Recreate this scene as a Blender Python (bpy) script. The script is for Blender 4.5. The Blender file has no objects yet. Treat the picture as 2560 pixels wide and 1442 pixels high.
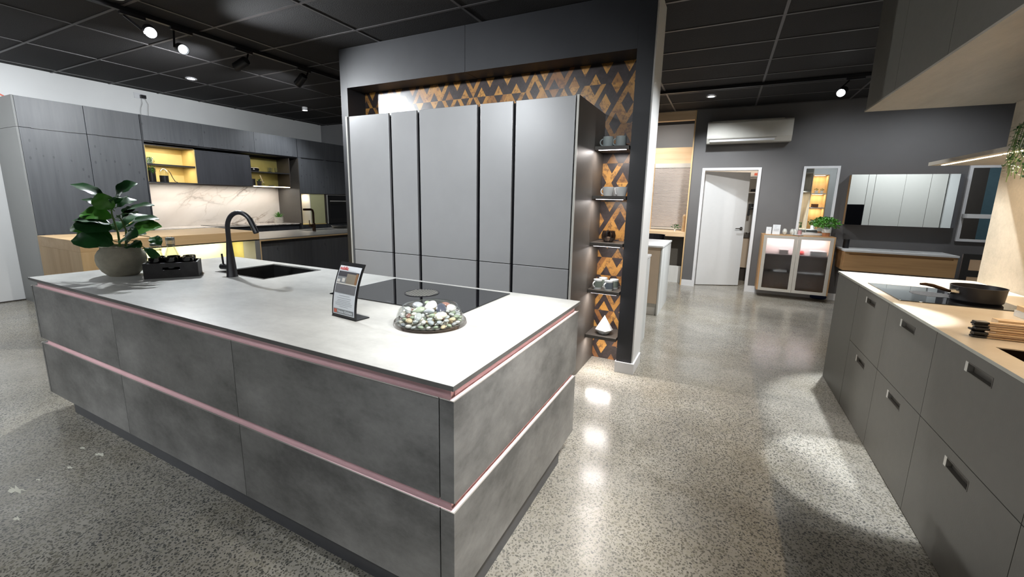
import bpy, bmesh, math, random
from mathutils import Vector, Matrix
random.seed(7)
PI = math.pi
S = bpy.context.scene
COL = S.collection
# ------------------------------------------------------------------ camera
FPX, CX, CY = 1044.16776, 1280.0, 721 - 33.4416
YAW, PITCH, ROLL, CAMH = -0.460505914, 0.177655648, -0.0209712296, 1.445
cyw, syw, cp, sp = math.cos(YAW), math.sin(YAW), math.cos(PITCH), math.sin(PITCH)
fwd = Vector((syw*cp, cyw*cp, -sp)); rgt = Vector((cyw, -syw, 0)); dwn = fwd.cross(rgt)
c_, s_ = math.cos(ROLL), math.sin(ROLL)
r2 = c_*rgt + s_*dwn; d2 = -s_*rgt + c_*dwn
cam = bpy.data.cameras.new('camera'); camo = bpy.data.objects.new('camera', cam); COL.objects.link(camo)
camo.matrix_world = Matrix(((r2.x, -d2.x, -fwd.x, 0), (r2.y, -d2.y, -fwd.y, 0), (r2.z, -d2.z, -fwd.z, CAMH), (0, 0, 0, 1)))
cam.sensor_fit = 'HORIZONTAL'; cam.sensor_width = 36.0; cam.lens = FPX*36/2560
cam.shift_x = 0.0; cam.shift_y = (CY-721)/2560
cam.clip_start = 0.05; cam.clip_end = 60
S.camera = camo
# ------------------------------------------------------------------ world / exposure
w = bpy.data.worlds.new('world'); S.world = w; w.use_nodes = True
w.node_tree.nodes['Background'].inputs[0].default_value = (0.75, 0.8, 0.9, 1)
w.node_tree.nodes['Background'].inputs[1].default_value = 0.12
S.view_settings.view_transform = 'Standard'; S.view_settings.look = 'None'
S.view_settings.gamma = 1.0; S.view_settings.use_curve_mapping = False
S.view_settings.exposure = 0.38
# ------------------------------------------------------------------ lights (lamps of the room, plus added fill spots)
COOL = (0.93, 0.97, 1.0); NEUT = (1.0, 0.97, 0.92); WARM = (1.0, 0.78, 0.5)
def spot(loc, target, power, size=70, blend=0.6, col=COOL, rad=0.04):
    l = bpy.data.lights.new('spot_light', 'SPOT'); l.energy = power; l.color = col
    l.spot_size = math.radians(size); l.spot_blend = blend; l.shadow_soft_size = rad
    o = bpy.data.objects.new('spot_light', l); COL.objects.link(o)
    o.location = loc
    o.rotation_euler = (Vector(target)-Vector(loc)).to_track_quat('-Z', 'Y').to_euler()
    return o
def strip(loc, sx, sy, power, col=WARM, rot=(0, 0, 0)):
    l = bpy.data.lights.new('strip_light', 'AREA'); l.shape = 'RECTANGLE'; l.size = sx; l.size_y = sy
    l.energy = power; l.color = col
    o = bpy.data.objects.new('strip_light', l); COL.objects.link(o); o.location = loc; o.rotation_euler = rot
    return o
# track heads in view, then unseen spots, most of them added as fill
spot((-4.69, 2.12, 2.80), (-2.3, 1.35, 0.9), 330, 84, 0.5, rad=0.05)
spot((-4.66, 2.33, 2.73), (-2.9, 3.0, 2.1), 200, 90, 0.6)
spot((-4.82, 2.90, 2.75), (-7.5, 2.9, 2.3), 120, 80, 0.9)
spot((-4.82, 3.62, 2.75), (-7.8, 4.8, 2.3), 90, 80, 0.9)
spot((-4.85, 3.0, 2.78), (-7.9, 1.7, 2.5), 90, 80, 0.9)
spot((0.98, 6.50, 2.78), (-0.3, 5.0, 0.0), 170, 60, 0.8)
spot((0.3, 3.9, 2.95), (-0.9, 5.56, 0.5), 90, 46, 0.9, NEUT, 0.08)  # added spot without a lamp, brightens the beige door of the white unit
spot((0.35, 5.0, 2.95), (0.05, 7.8, 0.8), 270, 60, 0.9, NEUT, 0.08)  # added unseen spot that lights the ajar door
spot((0.3, 5.6, 2.95), (0.2, 6.0, 0.0), 60, 70, 0.9, NEUT, 0.1)
spot((1.2, 5.1, 2.95), (1.3, 4.0, 0.92), 560, 34, 0.3)  # unseen, hidden by the overhead cabinet, whitens the far worktop
spot((-3.9, 2.5, 2.9), (-5.155, 2.3, 0.8), 130, 70, 0.8, NEUT)  # added spot without a lamp, lifts the oak bar front
# unseen spots overhead and behind the camera, a few inferred, most added as fill
spot((-1.25, 1.15, 2.95), (-1.15, 1.5, 0.9), 100, 56, 0.9, NEUT, 0.06)
spot((-0.45, 0.2, 2.9), (-2.0, 3.2, 1.4), 205, 66, 0.9, rad=0.08)
spot((-2.6, 0.0, 2.9), (-2.7, 3.2, 1.4), 205, 66, 0.9, rad=0.08)
spot((0.45, 1.7, 2.9), (-0.70, 1.6, 0.6), 270, 42, 0.9, NEUT, 0.06)
spot((0.76, 2.95, 2.9), (0.77, 2.75, 0.9), 300, 18, 0.3, rad=0.03)
spot((0.76, 1.5, 2.9), (0.76, 1.4, 0.9), 110, 18, 0.3, rad=0.03)
spot((0.6, 3.6, 2.95), (-0.567, 3.64, 1.1), 170, 64, 0.9)  # added to brighten the white partition end
spot((0.4, 5.6, 2.95), (-0.6, 5.6, 0.5), 170, 60, 0.9)
spot((0.35, 0.5, 2.95), (-0.66, 1.5, 0.6), 230, 42, 0.9, rad=0.06)
spot((-3.6, -1.2, 2.9), (-3.7, -0.2, 0.0), 200, 78, 0.9, rad=0.1)
spot((-1.7, -0.9, 2.95), (-1.9, 0.0, 0.0), 60, 80, 0.9, rad=0.15)  # added fill for the floor in front of the island
spot((-0.8, -1.0, 2.9), (-1.6, 0.9, 0.6), 36, 70, 0.9, rad=0.1)
spot((-2.4, -3.0, 2.8), (-2.2, 0.96, 0.7), 60, 50, 0.9, rad=0.1)  # added low-angle fill for the island front and pink channels
spot((-0.1, 3.4, 2.95), (0.2, 3.6, 0.0), 110, 62, 0.9, NEUT, 0.1)
spot((0.1, 0.6, 2.95), (0.3, 1.4, 0.0), 34, 80, 0.9, NEUT, 0.3)
# downlights in view, mixed with unseen spots added as fill
spot((-1.2, 8.3, 2.93), (-1.1, 9.0, 1.7), 26, 150, 0.9, NEUT, 0.06)  # added inside the nook to light its wall and shutter
spot((-6.70, 3.48, 2.97), (-6.7, 3.48, 0), 40, 120, 0.8)
spot((-6.83, 5.30, 2.90), (-7.2, 5.0, 1), 60, 130, 0.8)
spot((-0.32, 7.05, 2.97), (-0.1, 7.6, 0.6), 120, 120, 0.8)
spot((1.3, 6.7, 2.97), (1.6, 7.8, 1.0), 36, 120, 0.8)
spot((2.5, 6.7, 2.97), (2.4, 7.8, 1.0), 45, 120, 0.8)
spot((-5.3, 1.3, 2.95), (-5.4, 1.2, 0.0), 150, 80, 0.9)  # added fill for the far left floor
spot((-6.0, 0.5, 2.97), (-8.2, 0.9, 1.2), 260, 110, 0.8)  # added fill for the white left wall
spot((3.6, 3.2, 2.95), (3.6, 1.9, 1.6), 120, 120, 0.8)
spot((5.0, 4.2, 2.95), (5.0, 2.4, 1.0), 70, 130, 0.8)
spot((-1.5, 6.9, 2.95), (-1.0, 8.6, 1.4), 130, 70, 0.8, NEUT)
# ------------------------------------------------------------------ materials
def lin(h):
    h = h.lstrip('#'); v = [int(h[i:i+2], 16)/255 for i in (0, 2, 4)]
    return tuple((x/12.92 if x <= 0.04045 else ((x+0.055)/1.055)**2.4) for x in v)+(1,)
def C(c): return lin(c) if isinstance(c, str) else (tuple(c)+(1,))[:4]
class NT:
    def __init__(s, name):
        s.m = bpy.data.materials.new(name); s.m.use_nodes = True; s.t = s.m.node_tree
        s.b = s.t.nodes['Principled BSDF']; s.out = s.t.nodes['Material Output']
    def n(s, ty, **k):
        nd = s.t.nodes.new(ty)
        for a, v in k.items(): setattr(nd, a, v)
        return nd
    def l(s, a, b): s.t.links.new(a, b)
    def pos(s, scale=(1, 1, 1), rot=(0, 0, 0), obj=True):
        tc = s.n('ShaderNodeTexCoord'); mp = s.n('ShaderNodeMapping')
        mp.inputs['Scale'].default_value = scale; mp.inputs['Rotation'].default_value = rot
        s.l(tc.outputs['Object'] if obj else tc.outputs['Generated'], mp.inputs[0]); return mp.outputs[0]
    def n_wn(s, v, i):
        w_ = s.n('ShaderNodeTexWhiteNoise', noise_dimensions='4D'); w_.inputs['W'].default_value = 3.3; s.l(v.outputs['Position'], w_.inputs['Vector']); return w_.outputs[0]
    def math(s, op, a, b=0.0, c=0.0):
        nd = s.n('ShaderNodeMath', operation=op)
        for i, v in enumerate((a, b, c)):
            if isinstance(v, (int, float)): nd.inputs[i].default_value = v
            else: s.l(v, nd.inputs[i])
        return nd.outputs[0]
    def ramp(s, fac, stops, interp='LINEAR'):
        r = s.n('ShaderNodeValToRGB'); r.color_ramp.interpolation = interp
        e = r.color_ramp.elements
        while len(e) < len(stops): e.new(0.5)
        for i, (p, c) in enumerate(stops): e[i].position = p; e[i].color = C(c)
        s.l(fac, r.inputs[0]); return r.outputs[0]
    def noise(s, vec, scale, detail=4, rough=0.5):
        nd = s.n('ShaderNodeTexNoise'); nd.inputs['Scale'].default_value = scale
        nd.inputs['Detail'].default_value = detail; nd.inputs['Roughness'].default_value = rough
        s.l(vec, nd.inputs['Vector']); return nd
    def mix(s, f, a, b, mode='MIX'):
        nd = s.n('ShaderNodeMix', data_type='RGBA', blend_type=mode)
        for i, v in ((0, f), (6, a), (7, b)):
            if isinstance(v, (int, float)): nd.inputs[i].default_value = v
            elif isinstance(v, (tuple, str)): nd.inputs[i].default_value = C(v)
            else: s.l(v, nd.inputs[i])
        return nd.outputs[2]
    def bump(s, h, strength=0.1, dist=0.01):
        b = s.n('ShaderNodeBump'); b.inputs['Strength'].default_value = strength; b.inputs['Distance'].default_value = dist
        s.l(h, b.inputs['Height']); s.l(b.outputs[0], s.b.inputs['Normal'])
def plain(name, col, rough=0.5, metal=0.0, var=0.06, scale=14, spec=0.5, coat=0.0, bump=0.0):
    t = NT(name); p = t.pos(); n = t.noise(p, scale, 3)
    c = C(col); a = tuple(x*(1-var) for x in c[:3]); b = tuple(min(1, x*(1+var)) for x in c[:3])
    t.l(t.ramp(n.outputs[0], [(0.3, a), (0.7, b)]), t.b.inputs['Base Color'])
    t.b.inputs['Roughness'].default_value = rough; t.b.inputs['Metallic'].default_value = metal
    t.b.inputs['Specular IOR Level'].default_value = spec; t.b.inputs['Coat Weight'].default_value = coat
    if bump: t.bump(t.noise(p, scale*8, 3).outputs[0], bump)
    return t.m
def emit(name, col, st):
    t = NT(name); t.b.inputs['Base Color'].default_value = C(col)
    t.b.inputs['Emission Color'].default_value = C(col); t.b.inputs['Emission Strength'].default_value = st
    return t.m
def concrete(name, c1, c2, rough=0.45, scale=2.2, streak=(1, 1, 1), fine=0.5, bump=0.03, spec=0.5):
    t = NT(name); p = t.pos(streak)
    n1 = t.noise(p, scale, 8, 0.62); n2 = t.noise(p, scale*14, 6, 0.7)
    f = t.math('ADD', t.math('MULTIPLY', n1.outputs[0], 1-fine*0.4), t.math('MULTIPLY', n2.outputs[0], fine*0.4))
    t.l(t.ramp(f, [(0.36, c1), (0.64, c2)]), t.b.inputs['Base Color'])
    t.b.inputs['Roughness'].default_value = rough; t.b.inputs['Specular IOR Level'].default_value = spec
    if bump: t.bump(n2.outputs[0], bump)
    return t.m
def wood(name, c1, c2, axis='z', rough=0.5, grain=28, spec=0.4, knots=0.0, kc='#101014'):
    t = NT(name)
    sc = {'x': (0.06, 1, 1), 'y': (1, 0.06, 1), 'z': (1, 1, 0.06)}[axis]
    p = t.pos(sc); n1 = t.noise(p, grain, 6, 0.6); n2 = t.noise(p, grain*0.22, 3, 0.5)
    f = t.math('ADD', t.math('MULTIPLY', n1.outputs[0], 0.55), t.math('MULTIPLY', n2.outputs[0], 0.45))
    col = t.ramp(f, [(0.36, c1), (0.62, c2)])
    if knots:
        sc2 = {'x': (0.5, 1, 1), 'y': (1, 0.5, 1), 'z': (1, 1, 0.5)}[axis]
        v = t.n('ShaderNodeTexVoronoi'); v.inputs['Scale'].default_value = 16; t.l(t.pos(sc2), v.inputs['Vector'])
        wn = t.noise(t.pos(), 3.0, 1)
        k = t.math('MULTIPLY', t.math('LESS_THAN', v.outputs[0], 0.16), t.math('GREATER_THAN', wn.outputs[0], 0.55))
        col = t.mix(t.math('MULTIPLY', k, knots), col, kc)
    t.l(col, t.b.inputs['Base Color']); t.b.inputs['Roughness'].default_value = rough
    t.b.inputs['Specular IOR Level'].default_value = spec
    t.bump(n1.outputs[0], 0.05); return t.m
def glassy(name, tint=(0.95, 0.97, 0.96), refl=1.0, dens=0.06):
    t = NT(name); t.t.nodes.remove(t.b)
    tr = t.n('ShaderNodeBsdfTransparent'); tr.inputs[0].default_value = tuple(tint)+(1,)
    gl = t.n('ShaderNodeBsdfGlossy'); gl.inputs['Roughness'].default_value = 0.02
    lw = t.n('ShaderNodeLayerWeight'); lw.inputs[0].default_value = 0.35
    f = t.math('ADD', t.math('MULTIPLY', lw.outputs['Facing'], 0.55*refl), dens)
    mx = t.n('ShaderNodeMixShader'); t.l(f, mx.inputs[0]); t.l(tr.outputs[0], mx.inputs[1]); t.l(gl.outputs[0], mx.inputs[2])
    t.l(mx.outputs[0], t.out.inputs[0]); return t.m
def mat_floor():
    t = NT('polished_aggregate_concrete'); p = t.pos()
    big = t.noise(p, 0.55, 5, 0.55); mid = t.noise(p, 3.0, 6, 0.6)
    warp = t.noise(p, 16, 2)
    pv = t.n('ShaderNodeMix', data_type='VECTOR'); pv.inputs[0].default_value = 0.018
    t.l(p, pv.inputs[4]); t.l(warp.outputs[1], pv.inputs[5])
    base = t.ramp(mid.outputs[0], [(0.3, '#8a867e'), (0.7, '#a5a198')])
    cur = base
    for sc, thr in ((112, 0.45), (60, 0.37)):
        v = t.n('ShaderNodeTexVoronoi'); v.inputs['Scale'].default_value = sc; t.l(pv.outputs[1], v.inputs['Vector'])
        wn = t.n('ShaderNodeTexWhiteNoise'); t.l(v.outputs['Position'], wn.inputs['Vector'])
        keep = 1.0 if sc > 60 else t.math('GREATER_THAN', t.n_wn(v, 0), 0.45)
        stone = t.math('MULTIPLY', t.math('LESS_THAN', v.outputs['Distance'], t.math('MULTIPLY_ADD', wn.outputs[0], 0.25, thr-0.12)), keep)
        scol = t.ramp(wn.outputs[0], [(0.0, '#24272b'), (0.35, '#3c4044'), (0.62, '#55554f'), (0.82, '#77736a'), (1.0, '#9a978a')])
        em = t.math('MULTIPLY', stone, t.ramp(big.outputs[0], [(0.36, (0.35,)*3), (0.58, (0.95,)*3)]))
        cur = t.mix(em, cur, scol)
    st = t.noise(p, 1.1, 7, 0.6)
    cur = t.mix(t.ramp(st.outputs[0], [(0.42, (0,)*3), (0.62, (0.35,)*3)]), cur, '#7d7460')
    t.l(cur, t.b.inputs['Base Color'])
    t.l(t.ramp(big.outputs[0], [(0.3, (0.15,)*3), (0.7, (0.25,)*3)]), t.b.inputs['Roughness'])
    t.b.inputs['Specular IOR Level'].default_value = 0.42
    return t.m
def mat_ceiling():
    t = NT('black_ceiling_tile'); p = t.pos(); n = t.noise(p, 90, 4)
    t.l(t.ramp(n.outputs[0], [(0.3, (0.004, 0.0034, 0.0042)), (0.7, (0.008, 0.007, 0.0085))]), t.b.inputs['Base Color'])
    t.b.inputs['Roughness'].default_value = 0.85; t.bump(n.outputs[0], 0.3); return t.m
def mat_marble():
    t = NT('white_marble_veined'); p0 = t.pos((1, 1, 1), (-0.60, 0, 0)); mp2 = t.n('ShaderNodeMapping'); mp2.inputs['Scale'].default_value = (1, 0.5, 1.25); t.l(p0, mp2.inputs[0]); p = mp2.outputs[0]
    n = t.noise(p, 1.6, 6, 0.6)
    m = t.n('ShaderNodeMix', data_type='VECTOR'); m.inputs[0].default_value = 0.30
    t.l(p, m.inputs[4]); t.l(n.outputs[1], m.inputs[5])
    cur = t.ramp(t.noise(p, 2.0, 4).outputs[0], [(0.3, '#c9c1b8'), (0.7, '#dcd6cf')])
    for sc, wd, st, cc in ((2.9, 0.032, 1.0, '#7d736b'), (6.0, 0.020, 0.8, '#8f7c6a')):
        v = t.n('ShaderNodeTexVoronoi', feature='DISTANCE_TO_EDGE'); v.inputs['Scale'].default_value = sc
        t.l(m.outputs[1], v.inputs['Vector'])
        e = t.ramp(v.outputs[0], [(0.0, (1,)*3), (wd, (0.25,)*3), (wd*3, (0,)*3)])
        msk = t.ramp(t.noise(p, 1.3, 2).outputs[0], [(0.42, (0,)*3), (0.58, (1,)*3)])
        cur = t.mix(t.math('MULTIPLY', t.math('MULTIPLY', e, msk), st), cur, cc)
    t.l(cur, t.b.inputs['Base Color']); t.b.inputs['Roughness'].default_value = 0.12; return t.m
def mat_wallpaper():
    t = NT('copper_triangle_panel'); tc = t.n('ShaderNodeTexCoord'); sx = t.n('ShaderNodeSeparateXYZ')
    t.l(tc.outputs['Object'], sx.inputs[0])
    s, h = 0.1895, 0.1645
    M = t.math
    v = M('DIVIDE', M('SUBTRACT', sx.outputs[2], 0.1315), h); u = M('DIVIDE', M('SUBTRACT', sx.outputs[0], 0.825), s)
    r = M('FLOOR', v); fv = M('FRACT', v)
    a = M('SUBTRACT', M('ADD', u, M('MULTIPLY', r, 0.5)), M('MULTIPLY', fv, 0.5))
    ca = M('FLOOR', a); fa = M('FRACT', a)
    up = M('LESS_THAN', M('ADD', fa, fv), 1.0)
    dn = M('SUBTRACT', 1.0, up)
    def sel(x): return M('ADD', M('MULTIPLY', up, x), M('MULTIPLY', dn, M('SUBTRACT', 1.0, x)))
    fb, fw = sel(fa), sel(fv)
    third = M('SUBTRACT', 1.0, M('ADD', fb, fw))
    W = 0.235
    inner = M('MULTIPLY', M('GREATER_THAN', fb, W), M('GREATER_THAN', third, W))
    cv = t.n('ShaderNodeCombineXYZ'); t.l(ca, cv.inputs[0]); t.l(r, cv.inputs[1]); t.l(up, cv.inputs[2])
    wn = t.n('ShaderNodeTexWhiteNoise'); t.l(cv.outputs[0], wn.inputs['Vector'])
    darkband = M('LESS_THAN', wn.outputs[0], 0.50)
    isdark = M('ABSOLUTE', M('SUBTRACT', darkband, inner))
    cv2 = t.n('ShaderNodeVectorMath', operation='ADD'); t.l(cv.outputs[0], cv2.inputs[0])
    cx = t.n('ShaderNodeCombineXYZ'); t.l(inner, cx.inputs[0]); t.l(inner, cx.inputs[1]); t.l(cx.outputs[0], cv2.inputs[1])
    wn2 = t.n('ShaderNodeTexWhiteNoise'); t.l(cv2.outputs[0], wn2.inputs['Vector'])
    p = t.pos(); g = t.noise(p, 26, 8, 0.72); g2 = t.noise(p, 7, 5, 0.6)
    cop = t.ramp(wn2.outputs[0], [(0.0, '#b98642'), (0.35, '#c99650'), (0.75, '#a97a40'), (1.0, '#855a38')])
    cop = t.mix(t.ramp(g.outputs[0], [(0.50, (0,)*3), (0.60, (0.75,)*3)]), cop, '#5a4030')
    cop = t.mix(t.ramp(g2.outputs[0], [(0.45, (0,)*3), (0.75, (0.5,)*3)]), cop, '#7a4c30')
    drk = t.mix(t.ramp(g.outputs[0], [(0.40, (0,)*3), (0.75, (0.6,)*3)]), '#322a29', '#54484a')
    t.l(t.mix(isdark, cop, drk), t.b.inputs['Base Color'])
    t.b.inputs['Roughness'].default_value = 0.32; t.b.inputs['Specular IOR Level'].default_value = 0.6
    t.b.inputs['Coat Weight'].default_value = 0.15; t.b.inputs['Coat Roughness'].default_value = 0.3
    return t.m
M_ = {}
M_['floor'] = mat_floor(); M_['ceil'] = mat_ceiling()
M_['grid'] = plain('grey_ceiling_bar', (0.085, 0.08, 0.083), 0.45, 0.2)
M_['white_wall'] = plain('white_wall_paint', '#dfe0e0', 0.7, var=0.02, scale=3)
M_['grey_wall'] = plain('charcoal_wall_paint', '#605f60', 0.6, var=0.04, scale=3)
M_['wall_dim'] = plain('dimmed_wall_paint', '#a2a2a4', 0.7, var=0.03, scale=3)  # white walls in shade are coloured darker with this; unseen walls share it
M_['white_trim'] = plain('white_gloss_trim', '#d8d9dc', 0.35, var=0.02)
M_['counter'] = concrete('pale_concrete_worktop', '#a3a3a0', '#c6c6c2', 0.35, 1.7, (1, 1.8, 1), 0.55, 0.0, 0.45)
M_['counter_edge'] = concrete('dark_worktop_edge', '#5c5b59', '#6a6967', 0.5, 6)
M_['isl'] = concrete('island_concrete_front', '#5e5e5d', '#989795', 0.42, 1.9, (1, 1, 1.6), 0.45, 0.03)
M_['pink'] = plain('pink_metal_channel', '#f2cfd2', 0.4, 0.0, var=0.02)
M_['edge'] = plain('pale_front_edge', '#b6b4ae', 0.4, 0.3)
M_['plinth'] = plain('grey_plinth', '#55565a', 0.4)
M_['steel_door'] = plain('steel_lacquer_door', '#9c9c9d', 0.36, 0.3, var=0.03, scale=4)
M_['gap_black'] = plain('black_grip_channel', '#16161a', 0.4)
M_['dark_side'] = plain('brown_black_side_panel', '#484440', 0.45, var=0.05, bump=0.05)
M_['portal'] = plain('near_black_cladding', '#26272b', 0.5, var=0.08, scale=6, bump=0.02)
M_['copper'] = mat_wallpaper()
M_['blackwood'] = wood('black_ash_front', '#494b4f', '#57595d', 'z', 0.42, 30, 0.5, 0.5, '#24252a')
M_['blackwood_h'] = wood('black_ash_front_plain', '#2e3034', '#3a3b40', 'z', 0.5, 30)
M_['side_grey'] = plain('tall_cabinet_side_grey', '#7d7e7d', 0.5, var=0.03, scale=3)
M_['dark_int'] = plain('dark_brown_interior', '#3a3430', 0.5)
M_['gold'] = plain('gold_lacquer_panel', '#dcc584', 0.4, 0.25, var=0.03)
M_['pen_top'] = concrete('mid_grey_worktop', '#85837f', '#95938f', 0.35, 3)
M_['yellow_p'] = plain('pale_yellow_lacquer', '#e4dbab', 0.5, var=0.03)
M_['olive'] = plain('olive_gold_back', '#a39a5e', 0.4, 0.2, var=0.06)
M_['marble'] = mat_marble()
M_['oak'] = wood('light_oak', '#c9a678', '#dbbd93', 'y', 0.5, 16)
M_['oak_v'] = wood('light_oak_upright', '#c4a172', '#d8ba8e', 'z', 0.5, 16)
M_['oak_x'] = wood('light_oak_bench', '#c9a982', '#dcc2a0', 'x', 0.5, 16)
M_['rust_oak'] = wood('warm_oak', '#9a7550', '#be996c', 'x', 0.5, 14, 0.35)
M_['rust_oak_v'] = wood('warm_oak_frame', '#a37c55', '#c19b70', 'z', 0.5, 14, 0.35)
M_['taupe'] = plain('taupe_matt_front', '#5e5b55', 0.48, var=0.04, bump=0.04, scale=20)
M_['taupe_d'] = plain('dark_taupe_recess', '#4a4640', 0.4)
M_['alu_b'] = plain('satin_bright_metal', '#d8d6d0', 0.3, 0.6, var=0.02)
M_['cream'] = concrete('cream_stone_worktop', '#d3c4ae', '#ddd0bc', 0.22, 3.0, (1, 1, 1), 0.5, 0.0)
M_['cream_edge'] = plain('worktop_edge_grey', '#a5a398', 0.4)
M_['stone'] = concrete('beige_plaster_stone', '#9c9383', '#bdb2a0', 0.5, 3.2, (1, 1, 1), 0.7, 0.03)
M_['stone_d'] = concrete('grey_timber_soffit', '#8b857b', '#a49c90', 0.5, 2.2, (1, 0.25, 1), 0.7, 0.03)
M_['chrome'] = plain('chrome', '#e6e6e6', 0.12, 1.0, var=0.01)
M_['alu'] = plain('brushed_aluminium', '#c9c6c0', 0.38, 0.45, var=0.02)
M_['steel'] = plain('stainless_steel', '#9a9a9a', 0.3, 1.0)
M_['black'] = plain('black_matt', '#17171a', 0.35)
M_['black_soft'] = plain('black_powder_coat', '#1d1c20', 0.42)
M_['black_gloss'] = plain('black_gloss_ceramic', '#0c0b0d', 0.08, coat=0.5)
M_['sinkblack'] = plain('black_granite_sink', '#050505', 0.6)
M_['hob'] = plain('black_glass_hob', '#0b0b0e', 0.03, var=0.0, spec=0.8)
M_['mirror'] = plain('mirror_glass', '#eef3f2', 0.0, 1.0, var=0.0)
M_['white'] = plain('white_lacquer', '#d9dadb', 0.35, var=0.01)
M_['white_cab'] = plain('pale_grey_lacquer', '#cfcdc8', 0.4, var=0.01)
M_['bench_side'] = wood('white_washed_side', '#c3c5c4', '#d8dad9', 'z', 0.55, 20)
M_['beige_door'] = plain('beige_door', '#c9b7a2', 0.5, var=0.02)
M_['plastic'] = plain('white_plastic', '#c8c6bf', 0.4, var=0.02)
M_['plastic_d'] = plain('dim_grey_plastic', '#8b8984', 0.5)
M_['ceramic'] = plain('white_ceramic', '#dfe2e2', 0.2, var=0.02)
M_['ceramic_g'] = plain('grey_glazed_ceramic', '#a9b2b2', 0.25, var=0.04)
M_['pot'] = plain('taupe_textured_pot', '#a8a392', 0.75, var=0.08, scale=40, bump=0.6)
M_['leaf'] = plain('dark_glossy_leaf', '#25552a', 0.34, var=0.35, scale=9, coat=0.5)
M_['leaf_l'] = plain('fresh_green_leaf', '#4a8c2a', 0.36, var=0.3, scale=9, coat=0.2)
M_['stem'] = plain('green_stem', '#5d7a3a', 0.5)
M_['soil'] = plain('dark_soil', '#1c1712', 0.9)
M_['terra'] = plain('terracotta_basket', '#a8714f', 0.7, var=0.15, scale=60)
M_['cementpot'] = plain('pale_cement_pot', '#a8a49b', 0.8, var=0.15, scale=30)
M_['tray'] = plain('worn_black_wood', '#2c2b2c', 0.55, var=0.25, scale=20, bump=0.1)
M_['paper'] = plain('printed_paper', '#dfe4ea', 0.45, var=0.01)
M_['glass'] = glassy('clear_glass'); M_['glass_s'] = glassy('smoked_glass', (0.55, 0.5, 0.48), 0.9, 0.08)
M_['acrylic'] = glassy('clear_acrylic', (0.94, 0.95, 0.95), 0.45, 0.02)
M_['bronze'] = plain('dark_bronze_metal', '#4a3a30', 0.3, 0.9)
M_['red'] = plain('red_print', '#d0302a', 0.5, var=0.02)
M_['grey_print'] = plain('grey_print', '#8b8f92', 0.5, var=0.02)
M_['orange'] = plain('salmon_print', '#cf6a58', 0.5, var=0.02)
M_['ink'] = plain('grey_ink', '#8e9299', 0.5, var=0.02)
M_['shutter'] = plain('brushed_roller_shutter', '#c2bab5', 0.4, 0.3, var=0.02)
M_['kraft'] = plain('brown_box', '#6a4630', 0.7)
M_['blue'] = plain('dark_blue_cloth', '#1c2a52', 0.8)
M_['teal'] = plain('blue_grey_panel', '#63808c', 0.4)
M_['led'] = emit('cool_led_strip', (1.0, 0.93, 1.0), 6)
M_['led_w'] = emit('warm_led_strip', (1.0, 0.72, 0.42), 14)
M_['lamp'] = emit('lamp_lens', (0.95, 0.98, 1.0), 22)
M_['lamp_lo'] = emit('lamp_reflector', (0.85, 0.93, 1.0), 2.2)
M_['downlens'] = emit('downlight_lens', (0.95, 0.95, 1.0), 12)
def mat_frost():
    t = NT('frosted_glass'); b = t.b
    b.inputs['Base Color'].default_value = (0.86, 0.87, 0.9, 1); b.inputs['Transmission Weight'].default_value = 1.0
    b.inputs['Roughness'].default_value = 0.42; b.inputs['IOR'].default_value = 1.12
    n = t.noise(t.pos(), 60, 2); t.bump(n.outputs[0], 0.02); return t.m
M_['frost'] = mat_frost()
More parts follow.
